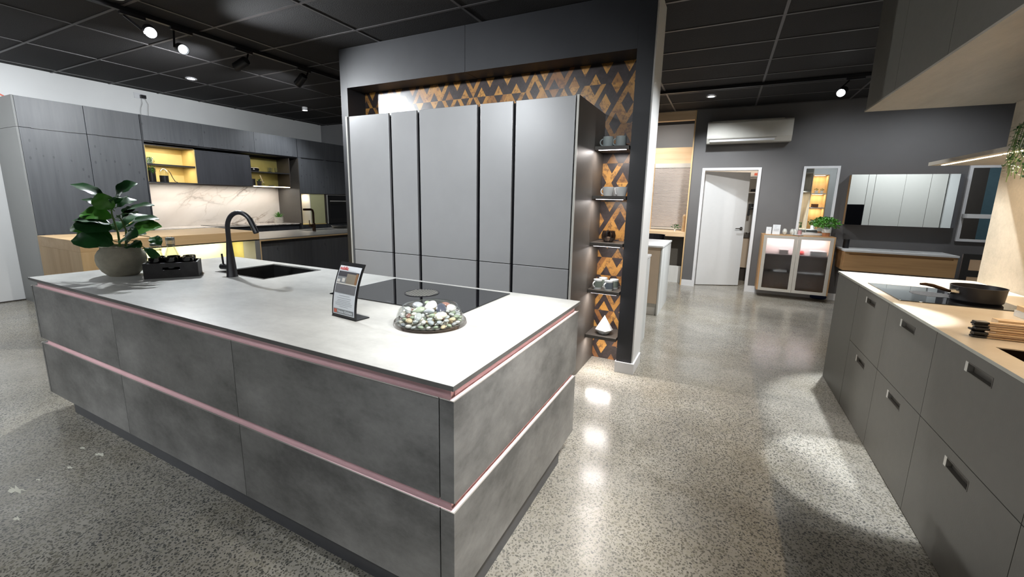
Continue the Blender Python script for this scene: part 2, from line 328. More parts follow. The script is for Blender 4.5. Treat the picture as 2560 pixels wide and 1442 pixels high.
# ------------------------------------------------------------------ geometry helpers
class MB:
    def __init__(s): s.bm = bmesh.new()
    def box(s, x0, x1, y0, y1, z0, z1, bev=0.0, mi=0, mat=None):
        vs = [Vector((x, y, z)) for x in (x0, x1) for y in (y0, y1) for z in (z0, z1)]
        if mat: vs = [mat @ v for v in vs]
        v = [s.bm.verts.new(p) for p in vs]
        fs = [s.bm.faces.new([v[i] for i in q]) for q in ((0, 1, 3, 2), (4, 6, 7, 5), (0, 4, 5, 1), (2, 3, 7, 6), (0, 2, 6, 4), (1, 5, 7, 3))]
        for f in fs: f.material_index = mi
        if bev:
            es = list({e for f in fs for e in f.edges})
            bmesh.ops.bevel(s.bm, geom=es, offset=bev, segments=2, affect='EDGES', profile=0.5)
        return s
    def quad(s, pts, mi=0):
        f = s.bm.faces.new([s.bm.verts.new(Vector(p)) for p in pts]); f.material_index = mi; return s
    def lathe(s, prof, cx=0, cy=0, cz=0, n=32, mi=0, mat=None, closed=False):
        rings = []
        for r, z in prof:
            ring = []
            for i in range(n):
                a = 2*PI*i/n; p = Vector((cx+r*math.cos(a), cy+r*math.sin(a), cz+z))
                if mat: p = mat @ Vector((r*math.cos(a), r*math.sin(a), z))
                ring.append(s.bm.verts.new(p))
            rings.append(ring)
        k = len(rings)
        for j in range(k if closed else k-1):
            A, B = rings[j], rings[(j+1) % k]
            for i in range(n):
                f = s.bm.faces.new((A[i], A[(i+1) % n], B[(i+1) % n], B[i])); f.smooth = True; f.material_index = mi
        if not closed:
            for rr, fl in ((rings[0], True), (rings[-1], False)):
                try:
                    f = s.bm.faces.new(rr[::-1] if fl else rr); f.material_index = mi
                except Exception: pass
        return s
    def tube(s, pts, rad, n=10, mi=0, cap=True):
        pts = [Vector(p) for p in pts]; k = len(pts)
        if not isinstance(rad, (list, tuple)): rad = [rad]*k
        t0 = (pts[1]-pts[0]).normalized()
        up = Vector((0, 0, 1)) if abs(t0.z) < 0.9 else Vector((1, 0, 0))
        nrm = t0.cross(up).normalized(); rings = []
        for i, p in enumerate(pts):
            t = (pts[min(i+1, k-1)]-pts[max(i-1, 0)]).normalized()
            nrm = (nrm - t*nrm.dot(t)).normalized(); bi = t.cross(nrm)
            rings.append([s.bm.verts.new(p+rad[i]*(math.cos(2*PI*j/n)*nrm+math.sin(2*PI*j/n)*bi)) for j in range(n)])
        for a, b in zip(rings, rings[1:]):
            for j in range(n):
                f = s.bm.faces.new((a[j], a[(j+1) % n], b[(j+1) % n], b[j])); f.smooth = True; f.material_index = mi
        if cap:
            s.bm.faces.new(rings[0][::-1]).material_index = mi; s.bm.faces.new(rings[-1]).material_index = mi
        return s
    def cyl(s, p0, p1, r0, r1=None, n=24, mi=0):
        return s.tube([p0, p1], [r0, r0 if r1 is None else r1], n, mi)
    def prism(s, poly, z0, z1, mi=0, plane='xy', bev=0):
        def P(a, b, c):
            return {'xy': Vector((a, b, c)), 'xz': Vector((a, c, b)), 'yz': Vector((c, a, b))}[plane]
        A = [s.bm.verts.new(P(a, b, z0)) for a, b in poly]; B = [s.bm.verts.new(P(a, b, z1)) for a, b in poly]
        n = len(poly); fs = [s.bm.faces.new(A[::-1]), s.bm.faces.new(B)]
        for i in range(n): fs.append(s.bm.faces.new((A[i], A[(i+1) % n], B[(i+1) % n], B[i])))
        for f in fs: f.material_index = mi
        return s
    def build(s, name, mats, parent=None, world=True, origin=None, sharp=38):
        me = bpy.data.meshes.new(name)
        bmesh.ops.recalc_face_normals(s.bm, faces=s.bm.faces)
        off = Vector((0, 0, 0))
        if parent is not None and world:
            q = parent
            while q is not None: off += q.location; q = q.parent
        elif origin is not None: off = Vector(origin)
        if off.length: bmesh.ops.translate(s.bm, verts=s.bm.verts, vec=-off)
        s.bm.to_mesh(me); s.bm.free()
        if not isinstance(mats, (list, tuple)): mats = [mats]
        for m in mats: me.materials.append(M_[m] if isinstance(m, str) else m)
        if any(p.use_smooth for p in me.polygons):
            for p in me.polygons: p.use_smooth = True
            me.set_sharp_from_angle(angle=math.radians(sharp))
        o = bpy.data.objects.new(name, me); COL.objects.link(o)
        if parent is not None: o.parent = parent
        elif origin is not None: o.location = origin
        return o
def tag(o, label, cat, group=None):
    o['label'] = label; o['category'] = cat
    if group: o['group'] = group
    return o
def thing(name, loc, label, cat, group=None, rz=0):
    o = bpy.data.objects.new(name, None); COL.objects.link(o); o.location = loc; o.rotation_euler[2] = rz
    o.empty_display_size = 0.1
    return tag(o, label, cat, group)
def struct(o, label=None):
    o['kind'] = 'structure'
    if label: o['label'] = label
    return o
def bx(name, dims, mat, parent=None, bev=0.0, label=None):
    o = MB().box(*dims, bev=bev).build(name, mat, parent, origin=None if parent else ((dims[0]+dims[1])/2, (dims[2]+dims[3])/2, dims[4]))
    if label: o['label'] = label
    return o
def clone(root, loc, label=None, group=None, rz=None):
    r = root.copy(); COL.objects.link(r); r.location = loc
    if rz is not None: r.rotation_euler[2] = rz
    if label: r['label'] = label
    if group: r['group'] = group
    def rec(src, dst):
        for ch in list(src.children):
            c = ch.copy(); COL.objects.link(c); c.parent = dst; rec(ch, c)
    rec(root, r)
    return r
# ------------------------------------------------------------------ room shell
XL, XR, YF, YB, HC = -8.24, 7.0, 8.0, -3.6, 3.0
struct(MB().box(XL-0.2, XR+0.2, YB-0.2, 10.4, -0.1, 0).build('floor', 'floor'), 'polished grey concrete floor with exposed stone aggregate')
struct(MB().box(XL-0.2, XR+0.2, YB-0.2, 10.4, HC, HC+0.1).build('ceiling', 'ceil'), 'black tiled suspended ceiling')
g = MB()
y = 1.98-0.5965*9
while y < 8.0:
    g.box(XL, XR, y-0.012, y+0.012, HC-0.006, HC-0.0005); y += 0.5965
x = -6.865-1.19
while x < XR:
    g.box(x-0.012, x+0.012, YB, 8.0, HC-0.0055, HC-0.0004); x += 1.193
struct(g.build('trim_1', 'grid'), 'grey ceiling grid bars')
struct(MB().box(XL-0.15, XL, YB, 6.82, 0, HC).build('wall_left', 'white_wall'))
struct(MB().box(XL-0.15, -3.84, 6.86, 7.0, 0, HC).build('wall_kitchen', 'wall_dim'))
struct(MB().box(XL, XL+0.02, YB, 1.97, 0.0, 0.012).build('baseboard_left', 'dark_int'))
struct(MB().box(XL-0.15, XR, YB-0.15, YB, 0, HC).build('wall_rear', 'wall_dim'))
struct(MB().box(XR, XR+0.15, YB, 8.15, 0, HC).build('wall_right', 'wall_dim'))
# back wall with door opening
wb = MB()
wb.box(-0.555, -0.345, YF, YF+0.12, 0, HC); wb.box(0.448, XR, YF, YF+0.12, 0, HC); wb.box(-0.345, 0.448, YF, YF+0.12, 2.01, HC)
struct(wb.build('wall_back', 'grey_wall'), 'charcoal painted back wall')
bb = MB(); bb.box(-0.555, -0.385, YF-0.014, YF, 0, 0.105); bb.box(0.488, 0.9, YF-0.014, YF, 0, 0.105); bb.box(0.9, 5.0, YF-0.0135, YF, 0, 0.105)
struct(bb.build('baseboard_back', 'white_trim'))
# closet behind the ajar door
cl = MB(); cl.box(-0.56, 1.3, 9.62, 9.7, 0, HC); cl.box(1.2, 1.3, YF+0.12, 9.62, 0, HC); cl.box(-0.545, -0.465, YF+0.12, 9.62, 0, HC)
struct(cl.build('wall_closet', 'white_cab'))
# door 1
d = MB(); 
for q in ((-0.385, -0.342, 2.047), (0.445, 0.488, 2.047)): d.box(q[0], q[1], YF-0.016, YF+0.125, 0, q[2])
d.box(-0.342, 0.445, YF-0.016, YF+0.125, 2.007, 2.047)
dr = struct(bpy.data.objects.new('door_1', None)); COL.objects.link(dr); dr.location = (0.05, YF, 0)
dr['label'] = 'white flush door standing ajar in a white frame'
d.build('door_frame', 'white_trim', dr)
ang = math.atan2(8.578-8.213, 0.374+0.344)*1.0
leaf = bpy.data.meshes.new('x')
Mt = Matrix.Translation((-0.336, 8.16, 0)) @ Matrix.Rotation(ang, 4, 'Z')
dl = MB().box(0.0, 0.775, -0.02, 0.02, 0.012, 2.0, mat=Mt).build('door_leaf', 'white', dr)
hp = MB()
hb = Mt @ Vector((0.71, -0.02, 1.035)); hp.cyl(hb, Mt @ Vector((0.71, -0.03, 1.035)), 0.027)
hp.tube([Mt @ Vector((0.71, -0.03, 1.035)), Mt @ Vector((0.71, -0.065, 1.035)), Mt @ Vector((0.70, -0.07, 1.035)), Mt @ Vector((0.59, -0.07, 1.033))], 0.009)
hp.build('door_handle', 'steel', dl)
# closet shelving
sh = thing('storage_shelf', (0.5, 9.45, 0), 'white storage shelving glimpsed through the ajar door', 'shelf')
for i, z in enumerate((1.99, 1.69)):
    bx('shelf_board', (-0.3, 1.15, 9.2, 9.6, z-0.02, z), 'white', sh)
bx('counter_board', (0.1, 1.15, 9.05, 9.6, 0.84, 0.9), 'dark_side', sh)
bx('cabinet_front', (0.1, 1.15, 9.1, 9.6, 0.26, 0.835), 'beige_door', sh)
bx('plinth', (0.1, 1.15, 9.15, 9.6, 0.0, 0.26), 'dark_int', sh)
def blob_box(name, dims, mat, label, cat, group=None): 
    return tag(bx(name, dims, mat, bev=0.004), label, cat, group)
blob_box('wire_organiser', (0.43, 0.56, 9.25, 9.4, 1.692, 1.745), 'black', 'black organiser on the lower shelf behind the ajar door', 'organiser')
blob_box('storage_box', (0.46, 0.60, 9.25, 9.4, 1.992, 2.04), 'orange', 'reddish box on the top shelf behind the ajar door', 'box')
cb = thing('wall_coffee_machine', (0.45, 9.45, 1.30), 'black appliance hanging between shelf and counter inside the closet', 'appliance')
bx('housing', (0.43, 0.7, 9.32, 9.6, 1.36, 1.47), 'black', cb, 0.005); bx('spout', (0.42, 0.46, 9.34, 9.4, 1.24, 1.36), 'black', cb); bx('badge', (0.47, 0.52, 9.315, 9.32, 1.39, 1.41), 'steel', cb)
tag(MB().lathe([(0.0, 0), (0.035, 0), (0.04, 0.03), (0.036, 0.03), (0.03, 0.005), (0, 0.005)], n=20).build('metal_cup', 'steel', origin=None), 'small metal cup on the closet counter', 'cup').location = (0.46, 9.12, 0.902)
strip((0.4, 8.9, 2.9), 0.4, 0.4, 14, (1, 0.85, 0.7))
# ------------------------------------------------------------------ divider wall, portal and copper panelling
dv = MB(); dv.box(-3.84, -0.567, 3.76, 3.86, 0, HC); dv.box(-0.693, -0.567, 3.492, 3.76, 0, HC)
struct(dv.build('wall_middle', 'white_wall'), 'partition wall with a white end')
sk = MB(); sk.box(-0.712, -0.553, 3.468, 3.492, 0, 0.095); sk.box(-0.567, -0.553, 3.492, 3.80, 0, 0.095); sk.box(-0.712, -0.693, 3.492, 3.74, 0, 0.095)
struct(sk.build('baseboard_middle', 'white_trim'))
tag(MB().box(-3.76, -0.70, 3.735, 3.76, 0, 2.66).build('wall_panelling', 'copper', origin=(-2.2, 3.75, 0)), 'copper and brown triangle-patterned wall panelling inside the black portal', 'wall panel')
po = thing('portal_surround', (-2.2, 3.6, 0), 'black portal cladding framing the tall steel-grey cabinets', 'cladding')
bx('jamb', (-3.86, -3.76, 3.48, 3.76, 0, 2.995), 'portal', po, label='left black jamb')
bx('jamb', (-0.705, -0.578, 3.48, 3.4915, 0.095, 2.995), 'portal', po, label='right black jamb facing the aisle')
bx('bulkhead_panel', (-3.759, -2.257, 3.48, 3.73, 2.598, 2.995), 'portal', po)
bx('bulkhead_panel', (-2.253, -0.7055, 3.48, 3.73, 2.598, 2.995), 'portal', po)
bx('jamb_return', (-0.705, -0.6945, 3.492, 3.734, 0.0955, 2.9955), 'portal', po)
# ------------------------------------------------------------------ tall steel cabinets
FY = 2.995
tall = [(-3.229, -2.748), (-2.716, -2.434), (-2.402, -1.827), (-1.795, -1.508), (-1.480, -1.011)]
names = ['leftmost tall steel-grey cabinet, beside the left black jamb', 'narrow steel-grey tall cabinet, second from the left jamb',
         'wide steel-grey tall cabinet in the centre of the portal', 'narrow steel-grey tall cabinet left of the widest right-hand one',
         'rightmost tall steel-grey cabinet, next to the open corner shelves']
for i, ((a, b), nm) in enumerate(zip(tall, names)):
    r = thing('tall_cabinet', ((a+b)/2, 3.35, 0), nm, 'cabinet', 'tall steel-grey cabinets in the portal')
    l0 = a-0.0138 if i else a-0.01; l1 = b+0.0138 if i < 4 else b+0.01
    bx('body', (l0, l1, FY+0.045, 3.73, 0.08, 2.178), 'gap_black', r)
    bx('door', (a, b, FY, FY+0.021, 0.937, 2.185), 'steel_door', r, 0.0015)
    bx('drawer_front', (a, b, FY, FY+0.021, 0.09, 0.931), 'steel_door', r, 0.0015)
    bx('grip_channel', (l0, a+0.004, FY+0.022, FY+0.044, 0.09, 2.18), 'gap_black', r)
    bx('plinth', (l0, l1, FY+0.06, 3.6, 0, 0.08), 'plinth', r)
sp_ = thing('cabinet_side_panel', (-0.995, 3.36, 0), 'dark brown full-height side panel lit by the corner shelves', 'panel')
bx('panel', (-1.0, -0.984, 3.0, 3.734, 0, 2.186), 'dark_side', sp_)
bx('front_edge', (-1.0, -0.984, FY-0.003, 3.0, 0, 2.188), 'edge', sp_)
sp2 = thing('cabinet_side_panel', (-3.262, 3.36, 0), 'pale-edged side panel at the left end of the tall cabinets', 'panel')
bx('panel', (-3.274, -3.256, 3.0, 3.734, 0, 2.184), 'steel_door', sp2); bx('front_edge', (-3.274, -3.256, FY-0.003, 3.0, 0, 2.186), 'edge', sp2)
# corner shelves with LED
shz = [1.888, 1.495, 1.108, 0.703, 0.299]
lab = ['topmost', 'second from the top', 'middle', 'fourth from the top', 'lowest']
for z, lb in zip(shz, lab):
    s_ = thing('corner_shelf', (-0.83, 3.6, z), 'dark grey lit corner shelf, %s of the five' % lb, 'shelf', 'lit corner shelves beside the tall cabinets')
    bx('board', (-0.983, -0.713, 3.45, 3.734, z-0.028, z), 'dark_side', s_, 0.001)
    bx('light_strip', (-0.955, -0.735, 3.462, 3.482, z-0.031, z-0.0281), 'led', s_)
    strip((-0.845, 3.475, z-0.036), 0.2, 0.015, 2.3, (1, 0.93, 0.88))
def mug_mesh(parent, r=0.042, h=0.085, mat='ceramic_g', handle=True, flare=0.0, hr=0.026):
    MB().lathe([(0, 0), (r*0.9, 0), (r, 0.006), (r+flare, h), (r+flare-0.004, h), (r-0.005, 0.008), (0, 0.008)], n=28).build('cup_body', mat, parent, world=False)
    if handle:
        pts = [Vector((-(r-0.002)-hr*math.sin(PI*t/8), 0, h*0.5+hr*math.cos(PI*t/8))) for t in range(9)]
        MB().tube(pts, 0.0055, 8).build('handle', mat, parent, world=False)
z = shz[0]
m1 = thing('mug', (-0.905, 3.56, z+0.0005), 'dim grey mug, left of the pair on the top shelf', 'mug', 'mugs on the top corner shelf'); mug_mesh(m1)
clone(m1, (-0.80, 3.56, z+0.0005), 'pale mug, right of the pair on the top shelf', 'mugs on the top corner shelf')
m1.children
z = shz[1]
m2 = thing('tea_cup', (-0.885, 3.58, z+0.0005), 'white flared cup with curled handle, left on the second shelf', 'cup', 'cups on the second corner shelf'); mug_mesh(m2, 0.038, 0.075, 'ceramic', True, 0.012)
clone(m2, (-0.875, 3.69, z+0.0005), 'white cup hidden behind the left cup on the second shelf', 'cups on the second corner shelf', rz=0.15)
clone(m2, (-0.775, 3.58, z+0.0005), 'white flared cup, right on the second shelf', 'cups on the second corner shelf', rz=-0.5)
z = shz[2]
cand = thing('candle_holder', (-0.86, 3.58, z+0.0005), 'smoked ribbed glass candle holder on the middle corner shelf', 'candle holder')
MB().lathe([(0.0, 0), (0.035, 0), (0.055, 0.03), (0.058, 0.055), (0.047, 0.095), (0.043, 0.095), (0.054, 0.055), (0.05, 0.032), (0.032, 0.006), (0, 0.006)], n=28).build('glass_body', 'glass_s', cand, world=False)
rb = MB()
for k in range(12):
    a = 2*PI*k/12; rb.tube([(0.037*math.cos(a), 0.037*math.sin(a), 0.004), (0.0575*math.cos(a), 0.0575*math.sin(a), 0.032), (0.0605*math.cos(a), 0.0605*math.sin(a), 0.056), (0.048*math.cos(a), 0.048*math.sin(a), 0.096)], 0.0022, 6)
rb.build('ribs', 'black', cand, world=False)
MB().lathe([(0, 0.007), (0.022, 0.007), (0.022, 0.04), (0.004, 0.044), (0, 0.046)], n=20).build('candle', 'cream', cand, world=False)
z = shz[3]
def banded(loc, label, col):
    r = thing('banded_mug', loc, label, 'mug', 'grey-banded mugs on the fourth corner shelf', rz=-PI/2+0.3)
    r.rotation_euler[2] = PI/2-0.5
    MB().lathe([(0, 0), (0.034, 0), (0.037, 0.008), (0.037, 0.082), (0.033, 0.082), (0.033, 0.008), (0, 0.008)], n=28).build('cup_body', 'ceramic', r, world=False)
    MB().lathe([(0.0376, 0.014), (0.0376, 0.07)], n=28).build('glaze_band', col, r, world=False)
    pts = [Vector((-0.036-0.022*math.sin(PI*t/8), 0, 0.042+0.022*math.cos(PI*t/8))) for t in range(9)]
    MB().tube(pts, 0.005, 8).build('handle', 'ceramic', r, world=False)
    return r
M_['band_g'] = plain('green_grey_glaze', '#717a72', 0.4); M_['band_b'] = plain('blue_grey_glaze', '#6a747e', 0.4)
banded((-0.915, 3.525, z+0.0005), 'green-grey banded mug, front left on the fourth shelf', 'band_g')
banded((-0.815, 3.505, z+0.0005), 'blue-grey banded mug, front right on the fourth shelf', 'band_b')
banded((-0.895, 3.63, z+0.0005), 'banded mug in shadow, back left on the fourth shelf', 'band_g')
banded((-0.79, 3.60, z+0.0005), 'banded mug, back right on the fourth shelf', 'band_g')
z = shz[4]
gm = MB(); n = 8
b0 = [Vector((0.045*math.cos(2*PI*i/n), 0.045*math.sin(2*PI*i/n), 0.0)) for i in range(n)]
b1 = [Vector((0.078*math.cos(2*PI*(i+.5)/n), 0.078*math.sin(2*PI*(i+.5)/n), 0.035+0.008*(i % 2))) for i in range(n)]
tp = Vector((0, 0, 0.165))
vb0 = [gm.bm.verts.new(v) for v in b0]; vb1 = [gm.bm.verts.new(v) for v in b1]; vt = gm.bm.verts.new(tp)
gm.bm.faces.new(vb0[::-1])
for i in range(n):
    gm.bm.faces.new((vb0[i], vb0[(i+1) % n], vb1[i])); gm.bm.faces.new((vb0[(i+1) % n], vb1[(i+1) % n], vb1[i])); gm.bm.faces.new((vb1[i], vb1[(i+1) % n], vt))
o = gm.build('faceted_ornament', 'ceramic'); o.location = (-0.845, 3.56, z+0.0005); tag(o, 'white faceted ceramic ornament on the lowest corner shelf', 'ornament')
# ------------------------------------------------------------------ kitchen island
IX0, IX1, IY0, IY1, IT = -3.905, -0.662, 0.960, 2.196, 0.900
wt = thing('worktop', ((IX0+IX1)/2, (IY0+IY1)/2, 0.885), 'pale concrete-look worktop of the big island', 'worktop')
sx0, sx1, sy0, sy1 = -3.18, -2.66, 1.69, 2.11
m = MB()
def slab(m, t0, t1):
    m.box(IX0, sx0, IY0, IY1, t0, t1); m.box(sx1, IX1, IY0, IY1, t0, t1)
    m.box(sx0, sx1, IY0, sy0, t0, t1); m.box(sx0, sx1, sy1, IY1, t0, t1)
slab(m, 0.8835, IT); m.build('slab', 'counter', wt)
e = MB(); e.box(IX0-0.001, IX1+0.001, IY0-0.001, IY0, 0.8837, 0.8992); e.box(IX1, IX1+0.001, IY0, IY1, 0.8837, 0.8992); e.box(IX0-0.001, IX0, IY0, IY1, 0.8837, 0.8992); e.build('edge_band', 'counter_edge', wt)
# carcass behind fronts: units
fx = [-3.877, -2.824, -1.774, -0.720]
il = ['left', 'middle', 'right']
for i in range(3):
    a, b = fx[i], fx[i+1]
    u = thing('island_cabinet', ((a+b)/2, 1.3, 0), 'grey concrete-look island drawer unit, %s of the three front units' % il[i], 'cabinet', 'front drawer units of the big island')
    bx('body', (a+0.03 if i == 0 else a+0.0005, b-0.0005 if i < 2 else b, IY0+0.045, 1.599, 0.125, 0.879), 'isl', u)
    for nm, z0, z1 in (('upper_drawer', 0.504, 0.8465), ('lower_drawer', 0.126, 0.468)):
        q = bx(nm, (a+0.0015, b-0.0015, IY0+0.005, IY0+0.023, z0, z1), 'isl', u)
        bx('front_edge', (a+0.0015, b-0.0015, IY0+0.0045, IY0+0.0085, z1, z1+0.0025), 'edge', q)
# pink grip channels
ch = MB(); ch.box(IX0+0.045, IX1-0.0255, IY0+0.0245, IY0+0.04, 0.81, 0.883); ch.box(IX0+0.045, IX1-0.0255, IY0+0.0245, IY0+0.04, 0.44, 0.53)
for zz in (0.8468, 0.4683): ch.box(IX0+0.045, IX1-0.006, IY0+0.0088, IY0+0.0244, zz, zz+0.0018)
tag(ch.build('grip_rail', 'pink', origin=(-2.28, IY0+0.05, 0.45)), 'pink metal grip channels along the long front of the island', 'rail')
ch = MB(); ch.box(IX1-0.034, IX1-0.0215, IY0+0.0405, IY1-0.03, 0.81, 0.883); ch.box(IX1-0.034, IX1-0.0215, IY0+0.0405, IY1-0.03, 0.44, 0.53)
for zz in (0.8468, 0.4683): ch.box(IX1-0.0213, IX1-0.006, IY0+0.0248, IY1-0.03, zz, zz+0.0018)
tag(ch.build('grip_rail', 'pink', origin=(IX1-0.05, 1.6, 0.45)), 'pink metal grip channels on the short right end of the island', 'rail')
for sgn, xa, xb, lb in ((1, -0.716, -0.664, 'right end facing the aisle'), (-1, -3.932+0.03, -3.882, 'left end near the pot')):
    u = thing('island_end_panel', ((xa+xb)/2, 1.57, 0), 'concrete-look end panels of the island, %s' % lb, 'panel', 'end panels of the big island')
    for nm, z0, z1 in (('upper_panel', 0.504, 0.8465), ('lower_panel', 0.126, 0.468)):
        m = MB(); y1 = 2.176
        fxx = (xb-0.018, xb) if sgn > 0 else (xa, xa+0.018)
        m.box(fxx[0], fxx[1], IY0+0.005, y1, z0, z1)
        if sgn > 0: m.box(xa, xb-0.018, IY0+0.005, IY0+0.0235, z0, z1)
        else: m.box(xa+0.018, xb, IY0+0.005, IY0+0.023, z0, z1)
        q = m.build(nm, 'isl', u)
        m = MB(); ox = (fxx[1]-0.0035, fxx[1]+0.0005) if sgn > 0 else (fxx[0]-0.0005, fxx[0]+0.0035)
        m.box(ox[0], ox[1], IY0+0.0045, y1, z1, z1+0.0025)
        if sgn > 0: m.box(xa, ox[0]-0.0002, IY0+0.0045, IY0+0.0085, z1, z1+0.0025)
        else: m.box(ox[1]+0.0002, xb, IY0+0.0045, IY0+0.0085, z1, z1+0.0025)
        m.build('front_edge', 'edge', q)
m = MB(); m.box(-3.80, -3.21, 1.60, 2.14, 0.126, 0.86); m.box(-2.63, -0.72, 1.60, 2.14, 0.126, 0.86); m.box(-3.21, -2.63, 1.60, 1.67, 0.126, 0.86); m.box(-3.21, -2.63, 1.67, 2.14, 0.126, 0.69); tag(m.build('island_carcass', 'isl', origin=(-2.3, 1.87, 0.126)), 'grey rear carcass of the island under the worktop', 'cabinet')
m = MB(); m.box(-3.715, -0.692, 1.013, 2.03, 0, 0.125); tag(m.build('island_plinth', 'plinth', origin=(-2.2, 1.5, 0)), 'recessed grey plinth under the island', 'plinth')
# sink
sk = thing('sink', ((sx0+sx1)/2, (sy0+sy1)/2, 0.70), 'black undermounted rectangular sink in the island worktop', 'sink')
m = MB(); a0, a1, b0_, b1_ = sx0+0.002, sx1-0.002, sy0+0.002, sy1-0.002
m.box(a0, a1, b0_, b1_, 0.70, 0.71); m.box(a0, a0+0.008, b0_, b1_, 0.71, 0.898); m.box(a1-0.008, a1, b0_, b1_, 0.71, 0.898); m.box(a0, a1, b0_, b0_+0.008, 0.71, 0.898); m.box(a0, a1, b1_-0.008, b1_, 0.71, 0.898)
m.build('basin', 'sinkblack', sk)
m = MB(); 
for q in ((sx0-0.012, sx0, sy0-0.012, sy1+0.012), (sx1, sx1+0.012, sy0-0.012, sy1+0.012), (sx0, sx1, sy0-0.012, sy0), (sx0, sx1, sy1, sy1+0.012)): m.box(q[0], q[1], q[2], q[3], 0.9001, 0.9015)
m.build('rim', 'black', sk)
MB().lathe([(0, 0.7101), (0.04, 0.7101), (0.045, 0.712), (0, 0.712)], -2.92, 1.9, 0, n=24).build('drain', 'black', sk)
# faucet
fb = Vector((-2.915, 1.637, 0.9))
fa = thing('tap', fb, 'matt black gooseneck kitchen tap at the island sink', 'tap')
dirv = Vector((0.98, 0.20, 0)).normalized()
prof = [(0.034, 0), (0.034, 0.004), (0.0325, 0.006), (0.016, 0.235), (0.0145, 0.25), (0, 0.25)]
MB().lathe(prof, fb.x, fb.y, fb.z, 32).build('tap_body', 'black_soft', fa)
R = 0.104; top = 0.325
pts = [fb+Vector((0, 0, 0.24)), fb+Vector((0, 0, 0.29)), fb+Vector((0, 0, top))]
for k in range(1, 16):
    a = PI - k/15*math.radians(158); pts.append(fb+dirv*(R+R*math.cos(a))+Vector((0, 0, top+R*math.sin(a))))
MB().tube(pts, 0.0145, 16).build('spout', 'black_soft', fa)
last = pts[-1]; dr_ = (pts[-1]-pts[-2]).normalized()
MB().tube([last-dr_*0.03, last+dr_*0.07], 0.0165, 16).build('spray_head', 'black', fa)
side = Vector((-0.9, -0.15, 0)).normalized()
lv = MB(); lv.cyl(fb+Vector((0, 0, 0.063))+side*0.018, fb+Vector((0, 0, 0.063))+side*0.085, 0.02); lv.build('valve', 'black_soft', fa)
MB().tube([fb+Vector((0, 0, 0.08))+side*0.07, fb+Vector((0, 0, 0.15))+side*0.075], 0.006, 10).build('lever', 'black_soft', fa)
# hob on island
hb = thing('induction_hob', (-1.5, 1.88, 0.9), 'black glass induction hob with centre extractor on the island', 'hob')
MB().box(-1.949, -1.074, 1.608, 2.145, 0.9002, 0.905, bev=0.001).build('glass_plate', 'hob', hb)
m = MB(); m.lathe([(0.10, 0.9052), (0.10, 0.9068), (0.092, 0.9068), (0.092, 0.9052)], -1.515, 1.885, 0, 40, closed=True)
m.build('extractor_ring', 'black', hb)
m = MB(); m.lathe([(0, 0.9051), (0.0915, 0.9051), (0.0915, 0.9056), (0, 0.9056)], -1.515, 1.885, 0, 40); m.build('extractor_opening', 'gap_black', hb)
m = MB()
for k in range(-5, 6):
    xx = k*0.0155; hh = math.sqrt(max(0, 0.091**2-xx*xx))
    m.box(-1.515+xx-0.002, -1.515+xx+0.002, 1.885-hh, 1.885+hh, 0.9057, 0.9072)
m.build('extractor_grille', 'alu_b', hb)
bx('control_mark', (-1.545, -1.515, 1.63, 1.632, 0.9051, 0.9054), 'ink', hb)
# pot and plant
pc = Vector((-3.535, 1.300, 0.9))
pt_ = thing('potted_plant', pc, 'fiddle-leaf plant in a round taupe textured pot on the island', 'plant')
prof = [(0, 0), (0.078, 0), (0.085, 0.006), (0.113, 0.035), (0.134, 0.078), (0.139, 0.11), (0.135, 0.145), (0.120, 0.172), (0.108, 0.184), (0.107, 0.193), (0.116, 0.203), (0.111, 0.204), (0.101, 0.194), (0.098, 0.174), (0, 0.174)]
MB().lathe([(r*0.93, zz*0.97) for r, zz in prof], n=56).build('pot', 'pot', pt_, world=False)
MB().lathe([(0, 0.1705), (0.090, 0.1705), (0.088, 0.178), (0, 0.180)], n=24).build('soil', 'soil', pt_, world=False)
# stems: the leaves' target tips traced as 3D points around the stem
def leaf_mesh(mb, base, tip, width, up, droop=0.0, fold=0.16, nl=10, shape='fiddle', mi=0):
    base = Vector(base); tip = Vector(tip); d = tip-base; L = d.length; t = d.normalized()
    sd = t.cross(Vector(up)).normalized(); nrm = sd.cross(t).normalized()
    rows = []
    for i in range(nl+1):
        f = i/nl
        if shape == 'fiddle': wv = (math.sin(PI*min(1, f**0.95))**0.6)*(0.70+0.30*f)*1.0 if 0 < f < 1 else 0.04
        elif shape == 'oval': wv = math.sin(PI*f)**0.8 if 0 < f < 1 else 0.03
        else: wv = (1-f)**0.6 if f < 1 else 0.02
        wv *= width/2
        c = base+t*L*f + nrm*(math.sin(PI*f)*L*0.10 - droop*L*f*f)
        row = []
        for j in (-1, -0.5, 0, 0.5, 1):
            wob = 0.005*math.sin(f*14+j*3)*abs(j) if shape == 'fiddle' else 0
            row.append(mb.bm.verts.new(c+sd*wv*j+nrm*(abs(j)*fold*wv+wob)))
        rows.append(row)
    for a, b in zip(rows, rows[1:]):
        for j in range(4):
            f = mb.bm.faces.new((a[j], a[j+1], b[j+1], b[j])); f.smooth = True; f.material_index = mi
st1 = [Vector((0, 0, 0.17)), Vector((0.0, 0.0, 0.28)), Vector((-0.02, -0.01, 0.40)), Vector((-0.03, 0, 0.50))]
sb = MB(); sb.tube(st1, [0.007, 0.006, 0.005, 0.003], 8)
sb.tube([Vector((0.02, 0.02, 0.17)), Vector((0.06, 0.02, 0.3)), Vector((0.05, 0.0, 0.40))], [0.006, 0.005, 0.003], 8)
